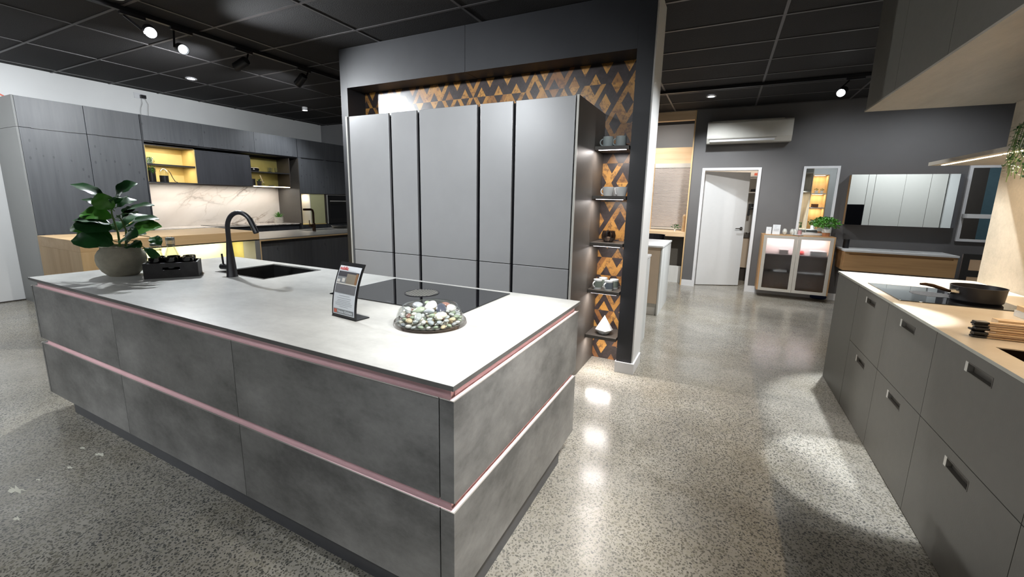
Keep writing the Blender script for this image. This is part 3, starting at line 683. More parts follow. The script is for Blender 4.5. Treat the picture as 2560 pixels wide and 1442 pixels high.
# viewing axes: rx = image right, ry = away
rx = Vector((cyw, -syw, 0)); ry = Vector((syw, cyw, 0))
def V(a, b, c): return rx*a + ry*b + Vector((0, 0, c))
specs = [  # base height, tip (right, away, z), width, tilt-up vector, material
 ((-0.02, 0, 0.47), (-0.27, 0.02, 0.60), 0.085, (0.1, -0.3, 1), 0), ((0.0, 0, 0.50), (0.12, 0.06, 0.61), 0.13, (-.2, -0.8, 0.6), 0),
 ((0.0, 0, 0.46), (0.13, -0.05, 0.515), 0.10, (0.1, -0.2, 1), 0), ((-0.0, 0, 0.42), (-0.03, -0.06, 0.53), 0.13, (0.0, -1, 0.3), 1),
 ((-0.02, 0, 0.42), (-0.16, -0.03, 0.50), 0.07, (0, -0.3, 1), 0), ((0.0, 0, 0.38), (0.24, 0.03, 0.475), 0.085, (-.2, -0.5, 1), 0),
 ((0.0, 0, 0.37), (-0.20, -0.02, 0.41), 0.12, (0.1, -0.7, 0.8), 1), ((0.02, 0, 0.36), (0.20, -0.06, 0.42), 0.10, (0.0, -0.2, 1), 0),
 ((0.03, 0, 0.32), (0.27, 0.02, 0.385), 0.085, (-.2, -0.5, 1), 0), ((-0.01, 0, 0.33), (-0.19, -0.08, 0.37), 0.13, (0.1, -0.3, 1), 0),
 ((-0.01, 0, 0.32), (-0.28, -0.03, 0.315), 0.12, (0.2, -0.9, 0.7), 1), ((0.0, 0, 0.30), (-0.17, -0.1, 0.345), 0.14, (0.2, -0.8, 0.7), 0),
 ((0.03, 0, 0.26), (0.27, 0.03, 0.335), 0.12, (-.3, -0.8, 0.7), 1), ((0.02, 0, 0.24), (0.20, -0.08, 0.275), 0.13, (-.2, -0.8, 0.8), 0),
 ((-0.01, 0, 0.22), (-0.22, -0.04, 0.285), 0.14, (0.1, -0.7, 0.7), 0), ((-0.0, 0, 0.2), (-0.18, -0.12, 0.245), 0.13, (0.2, -0.8, 0.7), 0),
 ((0.03, 0, 0.2), (0.19, 0.0, 0.285), 0.10, (-0.2, -0.4, 1), 0), ((0.2, 0, 0.26), (0.30, -0.02, 0.215), 0.07, (-0.1, -0.5, 1), 0),
 ((0.04, 0, 0.19), (0.20, -0.06, 0.205), 0.09, (-0.1, -0.6, 1), 0), ((0.19, -0.05, 0.205), (0.29, -0.03, 0.105), 0.055, (0.5, -0.5, 0.6), 0),
 ((0.0, 0.02, 0.3), (0.05, 0.2, 0.4), 0.12, (0, -0.8, 0.8), 0), ((-0.02, 0.02, 0.28), (-0.1, 0.2, 0.36), 0.12, (0, -0.8, 0.8), 0),
 ((0.0, 0.0, 0.44), (0.07, 0.1, 0.5), 0.09, (0, -0.8, 0.8), 0), ((0.02, 0.0, 0.37), (0.12, 0.02, 0.44), 0.09, (0, -0.8, 0.8), 0)]
for b, t, wd, up, mi in specs:
    lm = MB(); bb_ = V(*b); tt = V(t[0]-0.012, t[1], t[2]); k = (tt-bb_)
    leaf_mesh(lm, bb_+k*0.12, tt, wd*1.18, rx*up[0]+ry*up[1]+Vector((0, 0, up[2])), droop=0.06)
    sb.tube([bb_, bb_+k*0.14] if abs(b[0]) < 0.1 else [V(0.03, 0, 0.24), V(0.1, 0, 0.27 if b[2] > 0.22 else 0.23), bb_, bb_+k*0.14], 0.0025, 6)
    lo = lm.build('leaf', 'leaf_l' if mi else 'leaf', pt_, world=False, sharp=180)
sb.build('stem', 'stem', pt_, world=False)
# tray with cups and bottles
ty = thing('serving_tray', (-3.255+0.09, 1.286+0.14, 0.9), 'worn black wooden tray with handle slots, full of black cups', 'tray')
A = Vector((-3.250, 1.290, 0)); B = Vector((-3.098, 1.528, 0)); ax = (B-A).normalized(); LN = (B-A).length; ay = Vector((-ax.y, ax.x, 0)); WD = 0.20
TM = Matrix(((ax.x, ay.x, 0, A.x), (ax.y, ay.y, 0, A.y), (0, 0, 1, 0.9), (0, 0, 0, 1)))
def long_side(y0, y1):
    m = MB(); H_ = 0.098; c0, c1 = LN/2-0.045, LN/2+0.045; z0, z1 = 0.052, 0.070
    m.box(0, c0, y0, y1, 0, H_, mat=TM); m.box(c1, LN, y0, y1, 0, H_, mat=TM)
    m.box(c0, c1, y0, y1, 0, z0, mat=TM); m.box(c0, c1, y0, y1, z1, H_, mat=TM)
    return m
long_side(0, 0.010).build('side_board', 'tray', ty, label if False else True); long_side(WD-0.01, WD).build('side_board', 'tray', ty)
MB().box(0, 0.01, 0.010, WD-0.01, 0, 0.098, mat=TM).build('end_board', 'tray', ty); MB().box(LN-0.01, LN, 0.010, WD-0.01, 0, 0.098, mat=TM).build('end_board', 'tray', ty)
MB().box(0.01, LN-0.01, 0.01, WD-0.01, 0.002, 0.01, mat=TM).build('base_board', 'tray', ty)
cp0 = None; spots6 = [(0.058, 0.055), (0.138, 0.052), (0.222, 0.055), (0.062, 0.14), (0.142, 0.142), (0.226, 0.14)]
nmz = ['front left', 'front centre', 'front right', 'back left', 'back centre', 'back right']
for (u, v), nm in zip(spots6, nmz):
    p = TM @ Vector((u, v, 0.0105))
    if cp0 is None:
        cp0 = thing('espresso_cup', p, 'glossy black cup in the tray, ' + nm, 'cup', 'black cups in the tray')
        MB().lathe([(0, 0), (0.026, 0), (0.033, 0.02), (0.036, 0.118), (0.0325, 0.118), (0.030, 0.02), (0, 0.006)], n=26).build('cup_body', 'black_gloss', cp0, world=False)
        pts = [Vector((-0.034-0.011*math.sin(PI*t/8), 0, 0.085+0.018*math.cos(PI*t/8))) for t in range(9)]
        MB().tube(pts, 0.0035, 8).build('handle', 'black_gloss', cp0, world=False); cp0.rotation_euler[2] = math.atan2(ax.y, ax.x)-PI/2
    else: clone(cp0, p, 'glossy black cup in the tray, ' + nm, 'black cups in the tray', rz=math.atan2(ax.y, ax.x)-PI/2)
def bottle(loc, label, h=0.2, r=0.042, neck=0.021):
    r_ = thing('swing_top_bottle', loc, label, 'bottle', 'clear swing-top bottles behind the tray')
    k = h/0.2
    MB().lathe([(0, 0), (r*0.95, 0), (r, 0.01*k), (r, 0.075*k), (r*0.8, 0.11*k), (neck, 0.145*k), (neck, 0.175*k), (neck+0.003, 0.178*k), (neck+0.003, 0.186*k), (neck-0.004, 0.186*k), (neck-0.004, 0.145*k), (r*0.7, 0.108*k), (r-0.004, 0.074*k), (r-0.004, 0.008*k), (0, 0.006*k)], n=28).build('glass_body', 'glass', r_, world=False)
    MB().lathe([(0, 0.187*k), (neck+0.004, 0.187*k), (neck+0.004, 0.203*k), (0, 0.205*k)], n=24).build('stopper', 'ceramic_g', r_, world=False)
    wm = MB()
    for sg in (-1, 1):
        wm.tube([(sg*(neck+0.003), 0, 0.155*k), (sg*(neck+0.011), 0, 0.165*k), (sg*(neck+0.012), 0, 0.195*k), (sg*(neck*0.5), 0, 0.209*k)], 0.0014, 6)
    wm.lathe([(neck+0.0015, 0.156*k), (neck+0.003, 0.1565*k), (neck+0.003, 0.159*k), (neck+0.0015, 0.16*k)], n=20, closed=True)
    wm.build('wire_bail', 'steel', r_, world=False); return r_
p = TM @ Vector((0.035, WD+0.055, 0.0005)); bottle(p, 'shorter clear swing-top bottle behind the tray, left', 0.20, 0.044, 0.027).rotation_euler[2] = 0.5
p = TM @ Vector((0.105, WD+0.125, 0.0005)); bottle(p, 'taller clear swing-top bottle behind the tray, right', 0.232, 0.046, 0.022).rotation_euler[2] = 0.4
# sign holder
sg = thing('menu_stand', (-1.49, 1.32, 0.9), 'black curved stand holding a printed kitchen flyer on the island', 'sign')
P0 = Vector((-1.578, 1.308, 0.9)); P1 = Vector((-1.409, 1.291, 0.9)); ux = (P1-P0).normalized(); wv = (P1-P0).length; un = Vector((-ux.y, ux.x, 0))  # un points away
def prof_pt(t):  # t 0..1 up the curved board
    return un*(0.062*t*t*0.9+0.002) + Vector((0, 0, 0.004+0.243*t-0.012*t*t))
def sheet(mb, u0, u1, t0, t1, off, n=14, thick=0.0, mi=0):
    rows = []
    for i in range(n+1):
        t = t0+(t1-t0)*i/n; c = prof_pt(t); tg = (prof_pt(t+0.01)-prof_pt(t-0.01)).normalized(); nr = ux.cross(tg).normalized()
        if nr.dot(un) > 0: nr = -nr
        rows.append((P0+ux*u0+c+nr*off, P0+ux*u1+c+nr*off, P0+ux*u0+c+nr*(off-thick), P0+ux*u1+c+nr*(off-thick)))
    vr = [[mb.bm.verts.new(p) for p in r] for r in rows]
    for a, b in zip(vr, vr[1:]):
        f = mb.bm.faces.new((a[0], a[1], b[1], b[0])); f.smooth = True; f.material_index = mi
        if thick:
            f = mb.bm.faces.new((a[3], a[2], b[2], b[3])); f.smooth = True
            mb.bm.faces.new((a[2], a[0], b[0], b[2])); mb.bm.faces.new((a[1], a[3], b[3], b[1]))
    if thick:
        a = vr[0]; mb.bm.faces.new((a[0], a[2], a[3], a[1])); a = vr[-1]; mb.bm.faces.new((a[0], a[1], a[3], a[2]))
    return mb
sheet(MB(), 0, wv, 0, 1.06, 0, thick=0.004).build('board', 'black', sg, sharp=60)
m = MB(); q = [P0+Vector((0, 0, 0.0005)), P1+Vector((0, 0, 0.0005)), P1+un*0.075+Vector((0, 0, 0.0005)), P0+un*0.075+Vector((0, 0, 0.0005))]
m.prism([(v.x, v.y) for v in q], 0.9005, 0.9045); m.build('foot', 'black', sg)
mg = 0.010
pp = sheet(MB(), mg, wv-mg, 0.05, 0.985, 0.0012).build('flyer', 'paper', sg)
def onp(name, u0, u1, t0, t1, mat, off=0.0018): return sheet(MB(), mg+(wv-2*mg)*u0, mg+(wv-2*mg)*u1, t0, t1, off).build(name, mat, pp)
onp('photo_print', 0.03, 0.97, 0.46, 0.88, 'grey_print')
M_['ph1'] = plain('print_dark', '#4a4a50', 0.5); M_['ph2'] = plain('print_taupe', '#8d8577', 0.5); M_['ph3'] = plain('print_slate', '#77787c', 0.5); M_['ph4'] = plain('print_light', '#d8d6d0', 0.5); M_['ph5'] = plain('print_copper', '#8f6a4a', 0.5)
onp('photo_print', 0.03, 0.97, 0.78, 0.88, 'ph1', 0.0022); onp('photo_print', 0.45, 0.86, 0.65, 0.84, 'ph2', 0.0026); onp('photo_print', 0.86, 0.96, 0.64, 0.86, 'ph5', 0.0026)
onp('photo_print', 0.03, 0.97, 0.46, 0.64, 'ph3', 0.0022); onp('photo_print', 0.03, 0.97, 0.63, 0.652, 'ph4', 0.003); onp('photo_print', 0.05, 0.18, 0.665, 0.72, 'ph4', 0.0026); onp('photo_print', 0.27, 0.4, 0.675, 0.75, 'ph4', 0.0026)
for i, t in enumerate((0.41, 0.365, 0.325, 0.295, 0.265, 0.235, 0.20)):
    wd_ = [0.25, 0.33, 0.3, 0.33, 0.4, 0.38, 0.2][i]; onp('text_line', 0.5-wd_, 0.5+wd_, t, t+0.006, 'ink')
onp('text_line', 0.42, 0.8, 0.895, 0.899, 'ink')
onp('footer_band', 0.03, 0.97, 0.065, 0.155, 'grey_print'); onp('footer_logo', 0.05, 0.19, 0.075, 0.145, 'orange', 0.0024)
def text_on(txt, u, t, size, mat, name, bold=0.0, squeeze=1.0):
    cu = bpy.data.curves.new(name, 'FONT'); cu.body = txt; cu.size = size; cu.offset = bold; cu.resolution_u = 3
    to = bpy.data.objects.new(name, cu); COL.objects.link(to)
    dg = bpy.context.evaluated_depsgraph_get(); me = bpy.data.meshes.new_from_object(to.evaluated_get(dg))
    bpy.data.objects.remove(to); 
    o = bpy.data.objects.new(name, me); COL.objects.link(o); me.materials.clear(); me.materials.append(M_[mat])
    off = Vector((0, 0, 0)); q = pp
    while q is not None: off += q.location; q = q.parent
    for v in me.vertices:
        tt = t + v.co.y/0.235; c = prof_pt(tt); tg = (prof_pt(tt+0.01)-prof_pt(tt-0.01)).normalized(); nr = ux.cross(tg).normalized()
        if nr.dot(un) > 0: nr = -nr
        v.co = P0+ux*(mg+(wv-2*mg)*u+v.co.x*squeeze)+c+nr*0.003-off
    o.parent = pp; return o
text_on('nobilia', 0.04, 0.905, 0.022, 'red', 'flyer_heading', 0.0004)
text_on('Palazzo Kitchens', 0.22, 0.09, 0.0165, 'paper', 'footer_text', 0.0004, 0.93)
# pebble bowl
bc = Vector((-1.118, 1.447, 0.9))
bw = thing('pebble_dome', bc, 'clear round plastic dome full of polished pebbles on the island', 'bowl')
MB().lathe([(0.1568, 0.0000), (0.1591, 0.0044), (0.1556, 0.0132), (0.1498, 0.0220), (0.1486, 0.0264), (0.1451, 0.0440), (0.1369, 0.0638), (0.1240, 0.0770), (0.1170, 0.0803), (0.1147, 0.0792), (0.1217, 0.0748), (0.1346, 0.0616), (0.1422, 0.0429), (0.1462, 0.0242), (0.1486, 0.0198), (0.1521, 0.0044), (0.1498, 0.0000)], n=64, closed=True).build('dome_wall', 'acrylic', bw, world=False)
MB().lathe([(0.1164, 0.0798), (0.1199, 0.0809), (0.1199, 0.0775), (0.1164, 0.0770)], n=64, closed=True).build('dome_rim', 'glass', bw, world=False)
MB().lathe([(0.1592, 0.0006), (0.1608, 0.0006), (0.1575, 0.0150), (0.1565, 0.0150)], n=64, closed=True).build('base_ring', 'glass_s', bw, world=False)
MB().lathe([(0.0000, 0.0006), (0.1486, 0.0006), (0.1486, 0.0033), (0.0000, 0.0033)], n=48).build('base_plate', 'plastic_d', bw, world=False)
pebm = []
for nm, c1, c2 in (('pebble_white', '#c9c8c2', '#e6e4de'), ('pebble_green', '#85937e', '#aab69e'), ('pebble_slate', '#848a8e', '#bcc1c4'), ('pebble_dark', '#30333c', '#565a66'), ('pebble_tan', '#b8a480', '#dccdac'), ('pebble_brown', '#6c4c42', '#94746a'), ('pebble_cream', '#d0cab4', '#e8e4d4'), ('pebble_grey', '#959a98', '#c2c6c4')):
    pebm.append(concrete(nm, c1, c2, 0.25, 18, (1, 1, 4), 0.6, 0.0))
pebc = []
for k in range(8):
    m = MB(); bmesh.ops.create_icosphere(m.bm, subdivisions=3, radius=1)
    sd = random.random()*10
    for v in m.bm.verts:
        n_ = v.co.copy(); f = 1+0.10*math.sin(2.1*n_.x+sd)+0.08*math.sin(2.7*n_.y+sd*2)+0.05*math.sin(3.3*n_.z+n_.x*2+sd)
        v.co = n_*f
    for f in m.bm.faces: f.smooth = True
    me = bpy.data.meshes.new('pebble'); m.bm.to_mesh(me); m.bm.free(); me.materials.append(pebm[k]); pebc.append(me)
cnames = ['white', 'green-grey', 'slate grey', 'near-black', 'tan', 'brown', 'cream', 'mid-grey']
placed = []
def pebble(u, v, zc, a, b, c, k, lbl=None):
    o = bpy.data.objects.new('pebble', pebc[k]); COL.objects.link(o)
    o.location = bc+rx*u*1.15+ry*v*1.15+Vector((0, 0, zc*1.08)); o.scale = (a*1.2, b*1.25, c*1.1); o.rotation_euler = (random.uniform(-.35, .35), random.uniform(-.35, .35), random.uniform(0, 6.28))
    tag(o, lbl or 'small %s pebble among the others inside the clear dome' % cnames[k], 'pebble', 'big pebbles on top in the dome' if lbl else 'small %s pebbles in the dome' % cnames[k])
for ring, (rr, nn, zz, sz) in enumerate(((0.112, 26, 0.0145, 0.0115), (0.104, 22, 0.0335, 0.012), (0.086, 17, 0.016, 0.0135), (0.084, 15, 0.041, 0.0135), (0.058, 11, 0.02, 0.016), (0.03, 6, 0.02, 0.015), (0.058, 9, 0.046, 0.0155))):
    for i in range(nn):
        a = 2*PI*i/nn+ring*0.37; s_z = sz*random.uniform(0.75, 1.05)
        pebble(rr*math.cos(a), rr*math.sin(a), zz+random.uniform(-0.002, 0.002), s_z*1.05, s_z*0.85, s_z*0.62, random.choice([0, 1, 2, 4, 5, 6, 6, 7, 7, 0, 1]))
pebble(-0.055, 0.035, 0.062, 0.032, 0.018, 0.013, 2, 'largest striped slate pebble, back left under the dome')
pebble(-0.002, 0.04, 0.064, 0.028, 0.022, 0.014, 0, 'speckled white oval pebble, back centre under the dome')
pebble(-0.022, 0.070, 0.062, 0.018, 0.013, 0.010, 1, 'green-grey round pebble behind the speckled white one')
pebble(0.052, 0.062, 0.060, 0.02, 0.015, 0.011, 5, 'reddish-brown angular pebble at the back right under the dome')
pebble(0.075, 0.035, 0.056, 0.022, 0.018, 0.013, 0, 'bright white pebble at the right under the dome')
pebble(0.042, -0.002, 0.062, 0.033, 0.018, 0.012, 3, 'long near-black pebble in the middle right of the dome')
pebble(-0.042, -0.012, 0.056, 0.026, 0.017, 0.012, 1, 'long green-grey pebble in the middle left of the dome')
pebble(0.005, -0.03, 0.056, 0.026, 0.016, 0.012, 2, 'slate pebble at the middle front of the dome')
pebble(-0.085, -0.005, 0.052, 0.020, 0.012, 0.011, 7, 'mid-grey pebble at the left edge of the dome')
pebble(-0.03, -0.072, 0.046, 0.027, 0.015, 0.013, 7, 'dark grey-green pebble low at the front of the dome')
pebble(0.048, -0.058, 0.048, 0.022, 0.014, 0.012, 6, 'cream pebble leaning at the front right of the dome')
# ------------------------------------------------------------------ left kitchen: tall cabinets
KX = -7.50; KB = XL+0.005
def kdoor(name, y0, y1, z0, z1, mat, parent): return bx(name, (KX-0.02, KX, y0+0.0015, y1-0.0015, z0, z1), mat, parent, 0.001)
def pull(parent, y0, y1, z, kind='edge'):
    if kind == 'edge': return bx('edge_pull', (KX-0.001, KX+0.014, y0, y1, z-0.004, z+0.003), 'black', parent)
    m = MB(); m.box(KX, KX+0.028, y0, y1, z-0.006, z+0.006, bev=0.002); return m.build('bar_handle', 'bronze', parent)
p = thing('end_panel', (-7.86, 1.98, 0), 'grey full-height end panel at the left of the black wall kitchen', 'panel')
bx('lower_panel', (KB, KX+0.003, 1.970, 1.988, 0, 2.174), 'side_grey', p); bx('upper_panel', (KB, KX+0.003, 1.970, 1.988, 2.178, 2.529), 'side_grey', p)
for i, (a, b, nm) in enumerate(((1.990, 2.586, 'leftmost tall black ash cabinet, beside the grey end panel'), (2.588, 3.170, 'second tall black ash cabinet, left of the gold-lit niche'))):
    r = thing('tall_pantry_cabinet', (-7.86, (a+b)/2, 0), nm, 'cabinet', 'tall black ash cabinets at the left wall')
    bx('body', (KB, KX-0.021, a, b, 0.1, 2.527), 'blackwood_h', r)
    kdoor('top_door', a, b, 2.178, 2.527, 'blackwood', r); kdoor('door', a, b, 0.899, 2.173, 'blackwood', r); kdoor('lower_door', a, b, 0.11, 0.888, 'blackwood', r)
    pull(r, a+0.10, b-0.04, 2.176); pull(r, a+0.06, b-0.06, 0.894, 'bar')
    bx('plinth', (KB, KX-0.07, a, b, 0, 0.1), 'plinth', r)
p = thing('divider_panel', (-7.86, 3.18, 0), 'slim black upright between the tall cabinets and the lit niche', 'panel'); bx('panel', (KB, KX+0.003, 3.172, 3.188, 0, 2.527), 'blackwood_h', p)
ys = [3.190, 3.969, 4.80, 5.628]
for i in range(3):
    a, b = ys[i], ys[i+1]
    r = thing('flap_cabinet', (-7.86, (a+b)/2, 2.16), 'black ash flap cabinet above the wall niche, %s of the three' % ('left', 'middle', 'right')[i], 'cabinet', 'flap cabinets above the niche')
    bx('body', (KB, KX-0.021, a, b, 2.158, 2.527), 'blackwood_h', r); kdoor('flap', a, b, 2.178, 2.527, 'blackwood', r); pull(r, a+0.12, b-0.08, 2.176)
# open gold shelf unit, sliding cupboard, open dark shelf unit
BX = -7.86
r = thing('open_shelf_unit', (-7.7, 3.51, 1.585), 'gold-backed open shelf unit lit from above, left of the black sliding front', 'shelf')
bx('back_panel', (BX-0.012, BX, 3.19, 3.83, 1.60, 2.12), 'gold', r); bx('end_panel', (BX, KX-0.004, 3.822, 3.834, 1.604, 2.12), 'gold', r)
bx('end_panel', (BX, KX-0.004, 3.190, 3.196, 1.604, 2.12), 'gold', r)
bx('shelf_board', (BX, KX-0.004, 3.196, 3.822, 1.842, 1.862), 'portal', r); bx('base_board', (BX, KX, 3.19, 3.834, 1.588, 1.604), 'portal', r)
bx('top_board', (BX, KX-0.03, 3.19, 3.834, 2.12, 2.135), 'dark_int', r)
for zz in (1.838, 2.116): strip((-7.62, 3.50, zz), 0.012, 0.5, 2.6, (1, 0.86, 0.62))
r = thing('sliding_cupboard', (-7.7, 4.27, 1.585), 'black sliding-front wall cupboard between the gold and the dark open shelves', 'cabinet')
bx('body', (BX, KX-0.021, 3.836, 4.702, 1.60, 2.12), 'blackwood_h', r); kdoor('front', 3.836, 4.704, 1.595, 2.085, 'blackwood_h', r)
r = thing('open_shelf_unit', (-7.7, 5.08, 1.585), 'dark open shelf unit with olive back, right of the black sliding front', 'shelf')
bx('back_panel', (BX-0.012, BX, 4.705, 5.45, 1.60, 2.12), 'olive', r); bx('end_panel', (BX, KX-0.004, 5.438, 5.452, 1.604, 2.14), 'dark_int', r)
bx('shelf_board', (BX, KX-0.004, 4.706, 5.438, 1.842, 1.858), 'portal', r); bx('base_board', (BX, KX, 4.706, 5.452, 1.588, 1.604), 'portal', r)
bx('light_strip', (KX+0.0005, KX+0.006, 4.72, 5.42, 1.589, 1.602), 'led_w', r)
strip((-7.62, 5.0, 1.838), 0.012, 0.5, 0.9, (1, 0.85, 0.6)); strip((-7.62, 5.0, 2.10), 0.012, 0.5, 0.9, (1, 0.85, 0.6))
m = MB(); m.box(KB, BX-0.013, 3.19, 5.626, 1.588, 2.155); tag(m.build('service_void', 'dark_int', origin=(-8.05, 4.4, 1.588)), 'dark boxing behind the wall shelves above the marble', 'panel')
for a, b, pw in ((3.25, 4.4, 6), (4.4, 5.55, 6)): strip((-7.90, (a+b)/2, 1.583), 0.02, b-a, pw, (1, 0.94, 0.86))
tag(MB().box(KB, -8.15, 3.190, 5.628, 0.901, 1.587).build('splashback', 'marble', origin=(-8.15, 4.4, 0.9)), 'white veined marble splashback behind the wall kitchen', 'splashback')
tag(MB().box(-8.15, -7.56, 3.190, 5.628, 0.885, 0.90, bev=0.001).build('worktop', 'marble', origin=(-7.85, 4.4, 0.885)), 'white marble worktop along the left wall', 'worktop')
ys2 = [3.19, 4.0, 4.8, 5.628]
for i in range(3):
    a, b = ys2[i], ys2[i+1]
    r = thing('base_cabinet', (-7.85, (a+b)/2, 0), 'black base cabinet under the marble worktop, %s of three' % ('left', 'middle', 'right')[i], 'cabinet', 'base cabinets under the marble worktop')
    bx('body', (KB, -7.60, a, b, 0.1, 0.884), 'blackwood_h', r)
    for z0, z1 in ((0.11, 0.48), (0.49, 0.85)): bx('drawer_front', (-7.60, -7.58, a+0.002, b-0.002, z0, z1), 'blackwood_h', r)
tag(MB().box(-8.08, -7.62, 4.10, 4.80, 0.9005, 0.906, bev=0.001).build('induction_hob', 'hob', origin=(-7.85, 4.4, 0.9)), 'thin black glass hob on the marble worktop', 'hob')
tag(MB().box(-8.149, KX, 5.630, 5.642, 0.9005, 2.157).build('side_panel', 'dark_side', origin=(-7.8, 5.636, 0.9)), 'dark brown side panel at the right end of the marble niche', 'panel')
for i, (a, b, nm) in enumerate(((5.643, 6.230, 'tall black cabinet with a gold-lined open niche, left of the oven'), (6.232, 6.84, 'tall black cabinet holding the built-in oven'))):
    r = thing('tall_oven_cabinet', (-7.86, (a+b)/2, 0), nm, 'cabinet')
    bx('top_door', (KX-0.02, KX, a+0.002, b-0.002, 2.178, 2.527), 'blackwood', r, 0.001); bx('door', (KX-0.02, KX, a+0.002, b-0.002, 1.490, 2.173), 'blackwood', r, 0.001)
    bx('upper_body', (KB, KX-0.021, a, b, 1.487, 2.527), 'blackwood_h', r); bx('lower_door', (KX-0.02, KX, a+0.002, b-0.002, 0.11, 0.862), 'blackwood_h', r)
    bx('lower_body', (KB, KX-0.021, a, b, 0.0, 0.868), 'blackwood_h', r); pull(r, a+0.06, b-0.04, 2.176)
    bx('upright', (KB, KX-0.001, a, a+0.014, 0.869, 1.486), 'dark_int', r); bx('upright', (KB, KX-0.001, b-0.014, b, 0.869, 1.486), 'dark_int', r)
    if i == 0:
        bx('niche_back', (KX-0.33, KX-0.32, a+0.015, b-0.015, 0.885, 1.486), 'ceramic_c' if False else 'gold', r)
        bx('niche_floor', (KX-0.33, KX-0.001, a+0.015, b-0.015, 0.869, 0.884), 'gold', r)
        bx('niche_divider', (KX-0.30, KX-0.012, a+0.21, a+0.223, 0.886, 1.486), 'white_cab', r)
M_['pale_olive'] = plain('pale_olive_lacquer', '#b9b78e', 0.35, var=0.02)
nich = [o for o in COL.objects if o.name.startswith('tall_oven_cabinet') and 'gold' in o.get('label', '')][0]
bx('niche_panel', (KX-0.04, KX-0.012, 5.87, 6.205, 0.8865, 1.484), 'pale_olive', nich)
strip((KX-0.15, 5.75, 1.48), 0.1, 0.1, 1.2, (1, 0.9, 0.7))
ov = thing('built_in_oven', (-7.6, 6.54, 0.87), 'black glass oven with steel bar handle in the tall black cabinet', 'oven')
bx('housing', (KX-0.5, KX-0.002, 6.25, 6.82, 0.87, 1.478), 'gap_black', ov); bx('frame_strip', (KX-0.002, KX+0.012, 6.250, 6.268, 0.872, 1.476), 'alu', ov); bx('frame_strip', (KX-0.002, KX+0.010, 6.269, 6.82, 1.468, 1.476), 'alu', ov)
bx('door', (KX, KX+0.018, 6.27, 6.82, 0.88, 1.37), 'hob', ov); bx('control_panel', (KX, KX+0.016, 6.27, 6.82, 1.375, 1.466), 'hob', ov)
bx('handle', (KX+0.035, KX+0.052, 6.30, 6.80, 1.335, 1.356), 'alu_b', ov, 0.004)
bx('door_window', (KX+0.0181, KX+0.0186, 6.33, 6.76, 0.98, 1.28), 'gap_black', ov)
# things on the open shelves
def trailing(loc, rr, n, length, pot, label, spread=0.1, leafs=0.016, mat='leaf_l'):
    r_ = thing('trailing_plant', loc, label, 'plant')
    MB().lathe([(0, 0), (rr*0.8, 0), (rr, rr*1.6), (rr*0.9, rr*1.6), (rr*0.75, rr*0.3), (0, rr*0.3)], n=20).build('pot', pot, r_, world=False)
    lm = MB(); sm = MB()
    for k in range(n):
        a = random.uniform(-0.5, 0.9) if spread < 0.2 else random.uniform(0, 6.28); dx = math.cos(a); dy = math.sin(a)
        ln = length*random.uniform(0.5, 1); pts = [Vector((0, 0, rr*1.6)), Vector((dx*rr*1.2, dy*rr*1.6, rr*1.9))]
        q = Vector((dx*rr*1.5, dy*rr*2.2, rr*1.2))
        pts.append(q)
        for j in range(1, 7): pts.append(q+Vector((dx*0.01+random.uniform(-.006, .006), dy*0.02+random.uniform(-.006, .006), -ln*j/6)))
        sm.tube(pts, 0.0012, 5)
        for i in range(1, len(pts)):
            for f in (0, 0.33, 0.66):
                c = pts[i-1].lerp(pts[i], f); an = random.uniform(0, 6.28)
                leaf_mesh(lm, c, c+Vector((math.cos(an)*leafs, math.sin(an)*leafs, -leafs*0.5)), leafs*0.8, (0, 0, 1), nl=3, shape='oval')
    lm.build('foliage', mat, r_, world=False, sharp=180); sm.build('stems', 'stem', r_, world=False); return r_
trailing((-7.62, 3.27, 1.8625), 0.05, 9, 0.22, 'ceramic', 'string plant trailing over the gold shelf')
def canister(loc, r, h, mat, label, name='canister', cat='canister', grp=None):
    c = thing(name, loc, label, cat, grp)
    MB().lathe([(0, 0), (r, 0), (r, h*0.9), (0, h*0.9)], n=28).build('body', mat, c, world=False)
    MB().lathe([(0, h*0.9+0.0003), (r*1.02, h*0.9+0.0003), (r*1.02, h), (0, h)], n=28).build('lid', mat, c, world=False); return c
canister((-7.60, 3.27, 1.6045), 0.055, 0.20, 'black', 'tall black canister on the lower gold shelf')
c = thing('cork_jar', (-7.60, 3.43, 1.6045), 'black based glass cloche on the lower gold shelf', 'jar')
MB().lathe([(0, 0), (0.055, 0), (0.055, 0.095), (0, 0.095)], n=28).build('base', 'black', c, world=False)
MB().lathe([(0.056, 0.0955), (0.056, 0.13), (0.045, 0.17), (0.02, 0.195), (0, 0.2)], n=28).build('glass_dome', 'glass', c, world=False)
m = MB(); m.tube([(-7.56, 3.47, 1.79), (-7.56, 3.50, 1.74), (-7.56, 3.52, 1.68), (-7.56, 3.55, 1.62), (-7.55, 3.58, 1.606)], [0.003, 0.005, 0.005, 0.006, 0.004], 8)
tag(m.build('wooden_ladle', 'black', origin=(-7.56, 3.55, 1.605)), 'slim dark curved ladle leaning beside the black canisters', 'ladle')
c = thing('speaker_box', (-7.62, 4.80, 1.8585), 'black cylinder lying on the dark upper shelf', 'speaker')
MB().cyl((-7.62, 4.72, 1.895), (-7.62, 4.90, 1.895), 0.036, n=28).build('body', 'black_gloss', c); bx('badge', (-7.5835, -7.583, 4.79, 4.82, 1.885, 1.905), 'alu', c)
